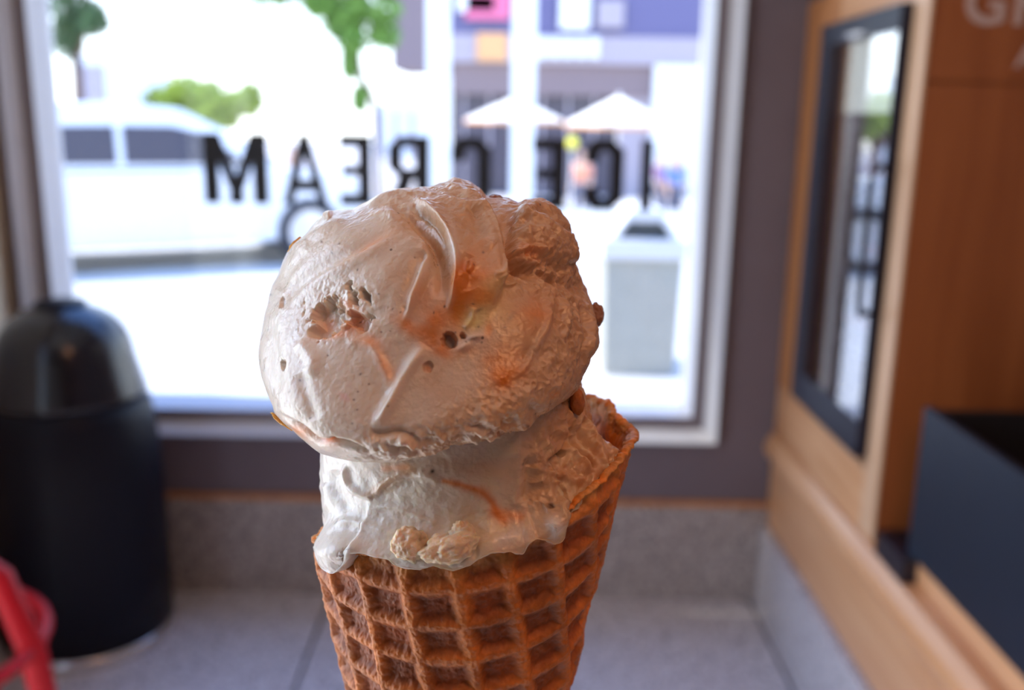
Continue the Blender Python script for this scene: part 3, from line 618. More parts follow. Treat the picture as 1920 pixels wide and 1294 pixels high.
#@@ICE
# ------------------------------------------------------------------ the ice cream cone
A0 = np.array([-.0091, .2234, 1.1624]); AX = np.array([-.0095, -.0004, 1]); AX /= np.linalg.norm(AX); BET = math.radians(11.228)
TC = np.array([.0527, -.9986, 0]); TC -= AX*TC.dot(AX); TC /= np.linalg.norm(TC); RT = np.cross(AX, TC); RT = RT if RT[0] > 0 else -RT
MM = .001
icc = thing('ice_cream_cone', 'two scoops of toffee ice cream in a rolled waffle cone, large in front', 'ice cream', tuple(A0))
def food(name, P, quads, matl, parent, col=None, label=None, tris=False):
    o = np_mesh(name, P-A0, quads, matl, None, col, tris=tris); o.parent = parent
    if label: o['label'] = label
    return o
def cone_pt(th, h, r): return A0+AX*h[..., None]+(TC*np.cos(th)[..., None]+RT*np.sin(th)[..., None])*r[..., None]
def on_ray(u, v, depth):   # photo pixel + distance along the view axis -> world point
    q = np.stack([(u-960)/F, (v-647)/F, np.ones_like(u)], -1)*depth[..., None]
    return CAM+q @ ROT.T
def gauss(u, v, x, y, rx, ry=None, ang=0):
    ry = ry or rx; c, s = math.cos(math.radians(ang)), math.sin(math.radians(ang)); a = (u-x)*c+(v-y)*s; b = -(u-x)*s+(v-y)*c
    return np.exp(-((a/rx)**2+(b/ry)**2))
def pit(u, v, x, y, rx, ry=None, ang=0, sharp=.35, wob=None):
    ry = ry or rx; c, s = math.cos(math.radians(ang)), math.sin(math.radians(ang)); a = (u-x)*c+(v-y)*s; b = -(u-x)*s+(v-y)*c
    d = np.sqrt((a/rx)**2+(b/ry)**2)+(0 if wob is None else wob); return 1-sstep(1-sharp, 1+sharp, d)
def ridge(u, v, pts, w, far=False, it=2):
    # evaluated only near the line, for speed
    q = np.array(pts); m_ = max(3*w, 60) if far else 3*w
    k = (u > q[:, 0].min()-m_) & (u < q[:, 0].max()+m_) & (v > q[:, 1].min()-m_) & (v < q[:, 1].max()+m_)
    g = np.zeros(u.shape); sd = np.full(u.shape, 1e6); pp = np.zeros(u.shape)
    d, s, p = poly_dist(u[k], v[k], smooth_poly(pts, it)); g[k] = np.exp(-(d/w)**2)*sstep(0, .28, p)*sstep(1, .72, p); sd[k] = d*s; pp[k] = p
    return g, sd, pp

# ---- waffle cone
NT, NR = 1300, 620
tg = np.linspace(-PI, PI, NT, endpoint=False)
rim_t = np.radians([-180, -120, -90, -66, -57, -46, -36, -20, 0, 10, 18, 23, 30, 40, 52, 60, 68, 78, 90, 105, 115, 127, 140, 150, 180])
rim_r = np.array([.183, .1855, .1895, .1950, .1968, .1985, .2000, .2010, .2015, .2030, .2046, .2062, .2098, .2132, .2162, .2180, .2190, .2180, .2168, .2185, .2190, .2186, .2150, .207, .183])
rim = np.interp(tg, rim_t, rim_r)
rim = rim+.0006*fbm(np.stack([np.cos(tg)*9, np.sin(tg)*9, tg*0], -1), 3)+.00045*noise(np.stack([tg*60, tg*0, tg*0+3], -1))
kk = np.linspace(0, 1, NR)
# outer sheet (0..OUT), rim roll, inner sheet
NO = 430; NI = NR-NO-10
so = np.linspace(0, 1, NO)**.75; si = np.linspace(1, 0, NI+1)[1:]
RB = .060
rho_o = RB+(rim[None, :]-RB)*so[:, None]
rho_i = RB+(rim[None, :]-RB)*si[:, None]
ang_r = np.linspace(0, PI, 11)[1:]
THK = .0022
rho_r = rim[None, :]+np.sin(ang_r)[:, None]*THK*.45
RHO = np.concatenate([rho_o, rho_r[:NR-NO-NI], rho_i], 0); nrow = RHO.shape[0]
off = np.concatenate([np.zeros(NO), -THK*(1-np.cos(ang_r[:NR-NO-NI]))/2, np.full(NI, -THK)])[:, None]
TH = np.broadcast_to(tg[None, :], RHO.shape)
# unrolled sheet coordinates -> waffle grid
xs = RHO*1e3*np.sin(TH*math.sin(BET)); ys = RHO*1e3*np.cos(TH*math.sin(BET))
gi = xs*.0871+ys*.0137+.4392; gj = xs*.0095-ys*.1027+20.9873
P0 = cone_pt(TH, RHO*math.cos(BET), RHO*math.sin(BET))
wob = fbm(P0*90, 2)
gi = gi+.05*wob; gj = gj+.05*fbm(P0*110+9, 2)
di = np.abs(gi-np.round(gi)); dj = np.abs(gj-np.round(gj))
ri = 1-sstep(.03, .27, di); rj = 1-sstep(.03, .30, dj)
hg = np.maximum(ri, rj*.92)+.12*np.minimum(ri, rj)
outer = np.zeros_like(RHO); outer[:NO] = 1; outer[NO:] = .0
rimfade = sstep(0, .004, rim[None, :]-RHO)
flap = sstep(math.radians(57), math.radians(58.2), TH+.02*noise(np.stack([RHO*80, RHO*0, RHO*0], -1)))*(1-sstep(math.radians(58), math.radians(250), TH))
disp = outer*(hg*.0018*rimfade-.0012-flap*.0015)+(1-outer)*(-.0006*hg*rimfade)
warp = .0008*fbm(np.stack([np.cos(TH)*2, np.sin(TH)*2, RHO*30], -1), 2)
# the free end of the sheet curls inwards on the far right
rough = .00022*fbm(P0*900, 3)+.00025*fbm(P0*350+4, 2)*(1-hg*.4)
edge = np.exp(-((rim[None, :]-RHO)/.003)**2)
curl = -.0016*np.exp(-((TH-math.radians(100))/.22)**2)*sstep(.19, .215, RHO)*np.sin((TH-math.radians(95))*9)
r_ = RHO*math.sin(BET)+off+disp+warp+rough+curl+edge*.0004*fbm(P0*500+2, 2)
ry_ = RHO*math.cos(BET)+edge*.0004*fbm(P0*400+7, 2)
PW = cone_pt(TH, ry_, r_)
c_r = np.array([.64, .19, .030]); c_p = np.array([.30, .070, .014]); c_in = np.array([.70, .19, .018]); c_edge = np.array([.66, .29, .08])
mixv = np.clip(hg*.9+.25*fbm(P0*140+5, 3), 0, 1)[..., None]
CW = c_p*(1-mixv)+c_r*mixv
CW = np.where(outer[..., None] > 0, CW, c_in*(1+.25*fbm(P0*120, 2)[..., None]))
ed = np.clip(edge*1.2*(.6+.6*fbm(P0*260+1, 3)), 0, 1)[..., None]; CW = CW*(1-ed)+c_edge*ed
cone = food('waffle_cone', PW.reshape(-1, 3), grid_quads(nrow, NT, True), M['waffle'], icc, CW.reshape(-1, 3), 'golden-brown rolled waffle cone with a square grid')
# closed tip below
tipz = np.linspace(.060, .002, 40); tt = np.linspace(-PI, PI, 120, endpoint=False)
T2, Z2 = np.meshgrid(tt, tipz); PT = cone_pt(T2, Z2*math.cos(BET), Z2*math.sin(BET)-.0010)
food('cone_tip', PT.reshape(-1, 3), grid_quads(40, 120, True), M['waffle'], icc, np.tile(c_p*1.1, (PT.size//3, 1)))

# ---- lower scoop
NT, NS = 1200, 520
tg = np.linspace(-PI, PI, NT, endpoint=False)
lip_t = np.radians([-180, -90, -66, -60, -55, -50, -43, -40, -37.5, -35.6, -29, -22.5, -20, -13, -8.8, -3, 1.8, 5.7, 8, 13, 17.4, 18.7, 21, 25, 27, 29.8, 31.2, 39.6, 51, 62, 90, 180])
lip_r = np.array([.182, .187, .1950, .1965, .1955, .1942, .1950, .1970, .2000, .2022, .2020, .2018, .2005, .2003, .2015, .2003, .2017, .2040, .2048, .2045, .2035, .2060, .2068, .2060, .2045, .2052, .2086, .2125, .2160, .2180, .205, .182])
lip = np.interp(tg, lip_t, lip_r)*math.cos(BET)
k3 = np.exp(-np.linspace(-2, 2, 7)**2); k3 /= k3.sum(); lip = np.convolve(np.concatenate([lip[-3:], lip, lip[:3]]), k3, 'valid')
over = np.interp(tg, np.radians([-180, -68, -60, -52, -44, -38, -30, -22, 15, 22, 30, 34, 42, 50, 70, 180]), [-.004, -.004, .0008, .0026, .0034, .0020, .0012, .0012, .0012, .0016, .0022, -.001, -.0022, -.0028, -.004, -.004])   # how far the lip stands outside the cone wall
neckr = np.interp(tg, np.radians([-180, -90, -60, 0, 30, 60, 90, 180]), [.030, .0345, .0345, .0352, .0345, .0325, .0315, .030])
S = np.linspace(0, 1, NS)[:, None]; htop = .237
coneR = lambda h: h*math.tan(BET)
hl = lip[None, :]; ovr = over[None, :]; nr = neckr[None, :]
a1 = np.clip(S/.12, 0, 1); a2 = np.clip((S-.12)/.73, 0, 1); a3 = np.clip((S-.85)/.15, 0, 1)
nt_ = np.interp(tg, np.radians([-180, 20, 60, 75, 100, 180]), [.90, .94, .80, .72, .8, .9])[None, :]
hs = htop-.002*a1-(htop-.002-hl)*a2
rs = nr*(nt_+(1-nt_)*np.sin(np.clip((htop-hs)/.030, 0, 1)*PI/2))
hrim = np.interp(tg, rim_t, rim_r)[None, :]*math.cos(BET)
rlip = coneR(hl)+ovr+.0004
rout = coneR(np.minimum(hs, np.maximum(hl, hrim)))+ovr+.0004
kl = np.exp(-(np.clip(hs-np.where(ovr > 0, np.maximum(hl, hrim+.0008), hl), 0, 1)/.0040)**1.5)
rs = rs*(1-kl)+rout*kl
rs = rs*np.clip(a1*1.0, 0.001, 1)**.6
hh = np.where(S > .85, hl-.0012*np.sin(a3*PI*.5)-.008*np.clip(a3-.3, 0, 1)/.7, hs)
rin = coneR(hl-.004)-.0040
rr = np.where(S > .85, rlip+(np.minimum(rin, rlip)-rlip)*sstep(0, .55, a3), rs)
rr = rr+np.where(S > .85, .0006*np.sin(np.clip(a3/.3, 0, 1)*PI), 0)
TH = np.broadcast_to(tg[None, :], rr.shape)
P0 = cone_pt(TH, hh, rr); N0 = grid_normals(P0); N0 *= np.sign((N0*(P0-(A0+AX*.205))).sum(-1, keepdims=True).mean())
U, V = proj(P0); fm = sstep(.0, .25, -((N0@ROT)[..., 2]))
body = sstep(.86, .80, S)*np.ones_like(rr); px = .000127
wb = fbm(P0*260, 2)
d = 0
d = d+3.0*fbm(P0*70, 3)*sstep(.95, .8, S)
melt = sstep(780, 660, U+.3*(V-950))                                 # melted glossy left-hand side
d = d+1.7*fbm(P0*420, 3)*(1-.7*melt)+2.4*melt*fbm(P0*np.array([160, 160, 260])+5, 2)
# heavy folds and curls of the right-hand side
rightm = sstep(940, 1010, U)*sstep(1000, 940, V)
d = d+rightm*(6.5*(1-2*np.abs(fbm(P0*130+3, 3)))+3.2*fbm(P0*500, 2))
def add_ridge(d, pts, w, hgt): return d+hgt*ridge(U, V, pts, w)[0]*fm
def add_step(d, pts, w, hgt, L, it=2):
    g, sd, p = ridge(U, V, pts, w, True, it=it); e = sstep(0, .3, p)*sstep(1, .7, p); L = min(L, 17)
    return d+hgt*e*sstep(-w, w, sd)*np.exp(-np.clip(np.abs(sd)-w, 0, None)/L)*fm*sstep(60, 45, np.abs(sd))
d = add_ridge(d, [(646, 868), (645, 890), (655, 915), (680, 928), (700, 935)], 6, 9)
d = add_ridge(d, [(700, 932), (735, 905), (760, 893), (800, 890), (825, 902)], 8, 7)
d = add_ridge(d, [(625, 880), (628, 910), (640, 940), (655, 960)], 10, -8)
d = add_step(d, [(700, 935), (725, 905), (755, 890), (790, 884)], 6, -8, 22)
d = add_ridge(d, [(610, 905), (620, 930), (612, 960)], 8, 6)
d = add_ridge(d, [(700, 952), (740, 950), (790, 970), (820, 985)], 4, 3)
d = add_ridge(d, [(612, 1000), (650, 975), (690, 985), (730, 1000), (780, 1005)], 9, 5)
d = add_ridge(d, [(982, 838), (972, 865), (968, 905), (962, 930), (966, 955)], 9, 8)
d = add_ridge(d, [(985, 855), (990, 900), (985, 950)], 9, -7)
d = add_ridge(d, [(1060, 835), (1085, 850), (1100, 870), (1105, 890)], 7, 10)
d = add_ridge(d, [(1075, 815), (1080, 845), (1105, 862), (1112, 882)], 5, -14)
d = add_ridge(d, [(1090, 795), (1110, 815), (1128, 845), (1134, 872)], 9, 10)
d = add_ridge(d, [(1080, 800), (1098, 830), (1118, 855)], 5, -9)
d = add_ridge(d, [(1020, 870), (1060, 840), (1068, 800)], 5, -9)
d = add_ridge(d, [(995, 870), (1020, 885), (1050, 892), (1080, 905), (1100, 895)], 7, 7)
d = add_ridge(d, [(1000, 905), (1045, 925), (1080, 920)], 9, -5)
for (x, y, r, hgt) in [(1015, 905, 12, 6), (1052, 895, 9, 6), (1000, 880, 8, 5), (960, 845, 12, 5), (1030, 832, 12, 8), (1005, 848, 10, 6), (1055, 812, 12, 7), (1080, 790, 10, 6)]: d = d+hgt*gauss(U, V, x, y, r)*fm
d = d-12*pit(U, V, 1052, 850, 7, 7, 0, .4, wb*.3)*fm-7*pit(U, V, 1032, 950, 8, 5, 20)*fm
d = d+9*gauss(U, V, 640, 1030, 26, 22)*fm+7*gauss(U, V, 945, 1012, 34, 11, -18)*fm+8*gauss(U, V, 1040, 985, 14, 17)*fm+4*gauss(U, V, 905, 1020, 16)*fm
P1 = P0+N0*(d*px)[..., None]
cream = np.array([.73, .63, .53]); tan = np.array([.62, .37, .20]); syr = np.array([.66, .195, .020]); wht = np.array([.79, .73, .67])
def blend(c, colr, m): m = np.clip(m, 0, 1)[..., None]; return c*(1-m)+colr*m
n1 = fbm(P0*45+2, 3); n2 = fbm(P0*160+8, 3)
CL = blend(np.broadcast_to(cream, P0.shape), tan, sstep(900, 1010, U+60*n1)*.9+.35*sstep(.0, .5, n1))  # tan deepens to the right, painting in the warm shaded side
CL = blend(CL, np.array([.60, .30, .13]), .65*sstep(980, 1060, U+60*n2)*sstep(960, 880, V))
CL = blend(CL, wht, sstep(960, 720, U+.3*(V-950)+40*n2)*.85+gauss(U, V, 945, 1012, 30, 12, -18)+gauss(U, V, 1040, 985, 14, 17))  # pale tint carried to the centre to offset the upper scoop's shade
def streak(c, pts, w, colr, amt, wn=.6):
    dd_, s, p = poly_dist(U, V, smooth_poly(pts, 2)); return blend(c, colr, amt*np.exp(-(dd_/(w*(1+wn*n2)))**2)*fm)
CL = blend(CL, np.array([.78, .66, .44]), .55*gauss(U, V, 905, 985, 45, 30)+.3*gauss(U, V, 790, 930, 90, 40)+.35*sstep(.1, .5, n2)*sstep(640, 760, U))
CL = blend(CL, tan, .5*gauss(U, V, 820, 870, 120, 18)+.4*gauss(U, V, 900, 885, 60, 20))
CL = streak(CL, [(832, 902), (850, 906), (875, 912), (905, 922), (925, 945), (935, 970), (945, 975)], 8, syr, .85)
CL = streak(CL, [(925, 960), (950, 965), (975, 968)], 12, syr*1.3, .6)
CL = streak(CL, [(690, 925), (730, 905), (755, 885), (775, 882)], 9, tan, .7)
CL = streak(CL, [(720, 880), (760, 876)], 7, syr*1.5, .4)
CL = streak(CL, [(1012, 878), (1035, 862), (1050, 850)], 6, np.array([.16, .10, .08]), .35)
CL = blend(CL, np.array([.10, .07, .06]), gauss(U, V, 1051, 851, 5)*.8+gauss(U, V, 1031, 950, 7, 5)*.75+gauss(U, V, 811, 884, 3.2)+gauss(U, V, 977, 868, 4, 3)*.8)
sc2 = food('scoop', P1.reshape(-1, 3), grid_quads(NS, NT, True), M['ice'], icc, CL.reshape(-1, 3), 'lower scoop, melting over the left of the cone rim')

# ---- upper scoop
outl = [(485, 670), (487, 640), (491, 619), (501, 570), (510, 536), (522, 515), (531, 491), (539, 473), (549, 459), (570, 443), (584, 424), (598, 410), (612, 398), (628, 395), (661, 393), (689, 378), (712, 364), (737, 355), (770, 354), (802, 352), (821, 345),
        (834, 342), (850, 333), (866, 337), (885, 343), (899, 355), (913, 367), (924, 369), (943, 370), (959, 374), (973, 381), (987, 375), (1019, 374), (1038, 385), (1052, 401), (1063, 417), (1068, 436), (1077, 457), (1083, 473), (1078, 489), (1085, 512), (1091, 524), (1100, 543), (1108, 566), (1113, 585), (1116, 605),
        (1122, 619), (1120, 623), (1124, 644), (1117, 658), (1107, 672), (1098, 693), (1087, 720), (1082, 732), (1060, 750), (1044, 760), (1029, 770), (1005, 781), (990, 800), (959, 806), (925, 822), (890, 830), (843, 834), (805, 853), (758, 862), (712, 867), (677, 866), (642, 861), (598, 849), (573, 829), (550, 809), (529, 792), (515, 774), (512, 762), (501, 737), (490, 704)]
UCX, UCY, UD = 808., 612., .2285
oa = np.array([math.atan2(y-UCY, x-UCX) for x, y in outl]); orr = np.array([math.hypot(x-UCX, y-UCY) for x, y in outl]); od = np.argsort(oa); oa = oa[od]; orr = orr[od]
NP_, NA = 1500, 620
ph = np.linspace(-PI, PI, NP_, endpoint=False); Rt = np.interp(ph, np.concatenate([oa-2*PI, oa, oa+2*PI]), np.tile(orr, 3))
def circ_smooth(a, w): k = np.exp(-np.linspace(-2, 2, 2*w+1)**2); k /= k.sum(); return np.convolve(np.concatenate([a[-w:], a, a[:w]]), k, 'valid')
Rt = circ_smooth(Rt, 4); Rs = circ_smooth(Rt, 90)
al = np.concatenate([np.linspace(0.002, PI*.56, int(NA*.84), endpoint=False), np.linspace(PI*.56, PI-.002, NA-int(NA*.84))])
ALF, PH = np.meshgrid(al, ph, indexing='ij'); wS = np.sin(ALF)**12
RR = Rs[None, :]*(1-wS)+Rt[None, :]*wS
sa, ca = np.sin(ALF), np.cos(ALF)
# radius grows a little faster than sin so that the front is full
U = UCX+RR*sa*np.cos(PH); V = UCY+RR*sa*np.sin(PH)
sd_ = sstep(-.35, .95, np.sin(PH))
dep = UD-(.0395*ca+.0315*sd_*sa**2*np.where(ca > 0, 1, sstep(-1, 0, ca)))
P0 = on_ray(U, V, dep); ctr = on_ray(np.array(UCX), np.array(UCY), np.array(UD))
N0 = grid_normals(P0); N0 *= np.sign((N0*(P0-ctr)).sum(-1, keepdims=True)); 
N0[0] = -ROT[:, 2]; N0[-1] = ROT[:, 2]
fm = sstep(-.05, .12, ca); sil = 1-.75*np.exp(-(ca/.18)**2)       # keep the traced outline: less displacement right at the limb
px = .000127
n1 = fbm(P0*38+2, 3); n2 = fbm(P0*150+8, 3); n3 = fbm(P0*420+5, 3); wb = n2
d = 3.2*fbm(P0*55, 2)
def sided(pts, ext=0):   # signed distance to a long curve, + on its right-hand side in the photo
    dd_, s_, p_ = poly_dist(U, V, smooth_poly(pts, 2)); return dd_*s_
# broad masses first: ball on the left, crest behind the lip, separate lobe at the upper right, torn flank
eB = -sided([(640, 330), (700, 372), (760, 405), (800, 445), (806, 480), (795, 515), (775, 560), (755, 610), (730, 680)])
d = d-15*sstep(-4, 12, eB)*np.exp(-np.clip(eB, 0, None)/45)*sstep(370, 410, V)*sstep(640, 560, V)*fm
eL = -sided([(700, 340), (780, 380), (828, 425), (846, 470), (848, 520), (838, 580), (815, 640)])
d = d+26*sstep(-5, 6, eL)*np.exp(-np.clip(eL, 0, None)/42)*sstep(360, 400, V)*sstep(590, 520, V)*sstep(730, 790, U)*fm
eT = -sided([(850, 310), (890, 345), (925, 390), (948, 440), (953, 490), (943, 540), (915, 600), (890, 660)])
d = d-24*sstep(-10, 10, eT)*np.exp(-np.clip(eT, 0, None)/60)*sstep(350, 385, V)*sstep(600, 520, V)*fm
d = d+13*np.exp(-((eT+16)/18)**2)*sstep(350, 385, V)*sstep(590, 520, V)*fm
d = d+15*pit(U, V, 1025, 438, 60, 66, 30, .85, n2*.5)*fm*np.exp(-((eT < 0)*eT/12)**2)
eR = -sided([(930, 505), (985, 508), (1030, 520), (1075, 535), (1110, 550)])
d = d-13*np.exp(-(eR/16)**2)*sstep(930, 970, U)*fm
d = d+10*gauss(U, V, 1000, 610, 80, 70)*fm-8*gauss(U, V, 860, 610, 60, 50, -30)*fm
d = d+.6*n3+.3*fbm(P0*1100, 2)
# -- folds
d = add_ridge(d, [(736, 402), (770, 415), (797, 435), (815, 460), (826, 490), (830, 520), (824, 560)], 14, -20)          # valley between ball and lip
d = add_step(d, [(846, 528), (849, 500), (847, 478), (841, 457), (829, 435), (812, 413), (790, 400), (760, 388), (725, 378)], 5, -10, 30)
d = add_ridge(d, [(700, 372), (740, 376), (775, 385), (800, 396), (820, 412), (836, 435), (846, 460), (852, 485), (851, 515), (843, 560)], 6, 8)
d = add_ridge(d, [(690, 400), (730, 402), (765, 414), (788, 432), (798, 455), (799, 475)], 9, 7)
d = add_step(d, [(799, 468), (796, 480), (789, 500), (780, 525), (770, 550), (762, 575), (755, 600)], 5, -12, 26)
d = add_ridge(d, [(794, 480), (787, 500), (778, 525), (768, 550), (759, 578)], 7, 8)
d = add_ridge(d, [(735, 428), (700, 448), (665, 468), (625, 485), (592, 507), (560, 532), (540, 552), (528, 580)], 13, -9)
d = add_ridge(d, [(745, 445), (700, 468), (660, 490), (615, 512), (580, 535), (550, 565)], 12, 6)
d = add_ridge(d, [(545, 470), (580, 445), (610, 425), (650, 405)], 10, 5)
d = add_ridge(d, [(520, 545), (545, 500), (575, 470)], 8, -4)
d = add_ridge(d, [(605, 405), (614, 402), (622, 405)], 8, 9)
d = add_ridge(d, [(505, 600), (510, 640), (515, 690), (525, 740)], 14, -5)
# ridge down the lower middle
d = add_ridge(d, [(797, 645), (786, 662), (772, 680), (762, 698), (750, 718), (742, 735), (728, 760), (710, 785), (694, 806)], 12, 15)
d = add_step(d, [(797, 648), (774, 680), (752, 714), (742, 738), (712, 784), (694, 808)], 8, -5, 40)
d = add_ridge(d, [(640, 640), (690, 640), (706, 660), (720, 690), (730, 715), (722, 740)], 9, 4)
d = add_ridge(d, [(560, 640), (575, 655), (590, 680), (580, 710)], 14, 7); d = add_ridge(d, [(560, 700), (575, 740), (590, 790)], 12, -5)
# lower-left overlapping flap
d = add_ridge(d, [(516, 772), (545, 792), (565, 803), (585, 822), (602, 832), (625, 828), (650, 832), (680, 842), (700, 850)], 5, -13)
d = add_step(d, [(545, 790), (565, 801), (585, 819), (602, 829), (625, 825), (650, 829), (682, 840)], 4, -6, 20)
# -- crumb cavity
cav = np.maximum(pit(U, V, 614, 590, 24, 30, 8, .35, n2*.9+n3*.6), np.maximum(pit(U, V, 668, 600, 24, 14, 25, .35, n2*.9+n3*.6), np.maximum(pit(U, V, 663, 556, 11, 20, -20, .5, n2*.9+n3*.7), np.maximum(pit(U, V, 684, 552, 9, 14, -30, .5, n2*.9+n3*.7), pit(U, V, 597, 620, 16, 10, -20, .4, n2*.4)))))
cavr = gauss(U, V, 640, 582, 66, 46, 10)
d = d-21*cav*fm+cavr*fm*(3.5*n3+2.5*n2)
d = d+10*pit(U, V, 640, 590, 14, 10, 0, .4, n3*.5)*fm+9*pit(U, V, 652, 612, 12, 6, -15, .4, n3*.5)*fm
# -- small holes
for (x, y, rx, ry, h) in [(529, 683, 6, 10, -12), (843, 637, 11, 12, -20), (802, 688, 6, 7, -8), (870, 628, 7, 6, -14), (906, 821, 13, 9, -22), (945, 812, 14, 7, -18), (855, 833, 14, 5, -14), (529, 566, 4, 9, -6), (623, 824, 5, 5, -6)]:
    d = d+h*pit(U, V, x, y, rx, ry, 15 if rx > ry else 0, .45, n3*.55+n2*.4)*fm
d = d+9*gauss(U, V, 872, 648, 16, 8, -25)*fm+8*gauss(U, V, 890, 632, 14, 6, -10)*fm+6*gauss(U, V, 868, 520, 8)*fm
# -- top lobe
top = sstep(470, 380, V)*sstep(690, 760, U)*sstep(960, 900, U)
d = d+top*(2.2*n3+3.0*n2)
d = add_ridge(d, [(820, 362), (850, 372), (880, 385), (893, 392), (912, 395), (928, 410), (940, 435), (946, 462), (947, 490), (942, 520), (930, 545)], 6, 11)
d = add_step(d, [(905, 350), (925, 385), (942, 420), (950, 455), (952, 490), (948, 520)], 6, -12, 34)
d = add_ridge(d, [(845, 345), (870, 360), (900, 378)], 6, 6); d = add_ridge(d, [(835, 355), (860, 368), (885, 388), (900, 420)], 9, -7)
d = add_ridge(d, [(825, 385), (860, 400), (890, 425), (905, 455)], 16, -9); d = add_ridge(d, [(690, 388), (730, 366), (780, 362), (820, 360)], 5, 8)
d = add_ridge(d, [(870, 440), (900, 450), (925, 470)], 12, 6); d = add_ridge(d, [(880, 480), (870, 510), (885, 545)], 14, -6); d = add_ridge(d, [(880, 488), (884, 500), (876, 515)], 6, 7)
# -- right lobe, rough torn texture
rl = sstep(935, 975, U)*sstep(600, 520, V+.35*(1080-U))
d = d+rl*(4.2*n3+8.0*n2)
d = add_ridge(d, [(948, 385), (952, 420), (955, 455), (962, 485), (985, 503), (1015, 512)], 13, -22)
d = add_ridge(d, [(955, 400), (975, 398), (1000, 408), (1030, 425), (1050, 445), (1066, 470), (1070, 500)], 8, 12)
d = add_ridge(d, [(1000, 392), (1025, 405), (1040, 425), (1058, 445)], 8, -15)
d = add_ridge(d, [(975, 435), (1000, 430), (1020, 440), (1045, 460), (1055, 485)], 10, 9)
d = add_ridge(d, [(985, 470), (1010, 478), (1035, 495), (1065, 510)], 12, -12)
d = add_ridge(d, [(960, 455), (975, 470), (995, 462), (1020, 470), (1028, 480)], 5, 7)
d = add_ridge(d, [(1000, 500), (1030, 520), (1060, 545), (1085, 580), (1100, 620)], 10, -8)
d = d+9*gauss(U, V, 1015, 392, 22, 10, 25)*fm+10*gauss(U, V, 985, 395, 14, 12)*fm+7*gauss(U, V, 1068, 480, 10, 16)*fm
# glossy syrup wrinkles around the middle right
d = add_ridge(d, [(920, 600-80), (935, 500+20), (948, 495), (960, 480)], 4, 6); d = add_ridge(d, [(925, 530), (945, 520), (955, 535), (985, 522)], 4, 6)
d = add_ridge(d, [(985, 470), (1000, 485), (1012, 505), (1020, 540), (1030, 575), (1042, 590)], 5, 7)
d = add_ridge(d, [(890, 575), (885, 600), (870, 615)], 5, 6)
# -- torn crackle band sweeping down the right side
bd1, sdd, bp = poly_dist(U, V, smooth_poly([(1000, 490), (1045, 540), (1075, 600), (1070, 660), (1020, 710), (960, 760), (880, 815), (780, 840), (700, 835)], 2))
bandw = np.interp(bp, [0, .3, .6, 1], [38, 46, 50, 24]); band = np.exp(-(bd1/bandw)**2)*fm
cr1 = 1-2*np.abs(fbm(P0*np.array([170, 170, 90])+7, 3)); cr2 = 1-2*np.abs(fbm(P0*420+3, 2))
d = d+band*(6.0*cr1+2.8*cr2+2.2*n3-3)
d = add_ridge(d, [(1098, 560), (1108, 600), (1106, 640), (1098, 670), (1092, 700)], 4, 8); d = add_ridge(d, [(1088, 560), (1098, 610), (1094, 660), (1086, 700)], 6, -6)
d = add_ridge(d, [(1010, 545), (1025, 580), (1018, 620), (1000, 655), (985, 690), (955, 720)], 7, 6); d = add_ridge(d, [(1045, 560), (1060, 600), (1052, 640)], 6, 6)
for (x, y, r, h) in [(1055, 680, 12, 5), (1045, 725, 14, 5), (1030, 672, 10, 5), (990, 665, 12, -5), (985, 735, 12, 5), (950, 745, 12, 5), (925, 772, 14, 5), (945, 790, 12, -4), (1000, 765, 12, -4)]: d = d+h*gauss(U, V, x, y, r)*fm
# bottom ragged overhang
low = sstep(795, 850, V+.28*(U-808))*sstep(560, 690, U)
d = d+low*(5.5*n2+3.2*n3)*fm
d = add_ridge(d, [(693, 810), (720, 815), (745, 806), (770, 815), (790, 835)], 8, -12); d = add_ridge(d, [(720, 832), (745, 845), (770, 842), (790, 850)], 6, -10); d = add_ridge(d, [(745, 822), (770, 828), (775, 838)], 8, 9)
d = add_ridge(d, [(900, 838), (930, 818), (965, 803), (1000, 790), (1030, 772), (1062, 750)], 6, 6)
d = d*sil+2.2*n3*(1-sil)*sstep(560, 900, U)+1.5*n2*(1-sil)
P1 = P0+N0*(d*px)[..., None]
# -- colour: cream with toffee swirl; tan right side, pale crests, dark hole paint in shading
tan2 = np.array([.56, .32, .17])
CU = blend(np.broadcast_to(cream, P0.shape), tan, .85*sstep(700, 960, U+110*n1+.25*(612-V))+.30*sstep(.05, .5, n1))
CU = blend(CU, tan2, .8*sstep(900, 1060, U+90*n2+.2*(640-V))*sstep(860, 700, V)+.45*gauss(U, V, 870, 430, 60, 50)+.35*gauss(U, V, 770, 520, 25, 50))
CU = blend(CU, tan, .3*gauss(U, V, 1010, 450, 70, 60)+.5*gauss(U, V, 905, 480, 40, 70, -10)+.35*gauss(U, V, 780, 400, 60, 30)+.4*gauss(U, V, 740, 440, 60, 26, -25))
CU = blend(CU, wht, .7*gauss(U, V, 850, 470, 8, 45, -6)+.6*gauss(U, V, 790, 505, 7, 40, 20)+.7*gauss(U, V, 772, 672, 9, 34, 35)+.5*gauss(U, V, 560, 620, 45, 70)+.5*gauss(U, V, 885, 640, 28, 12, -20))
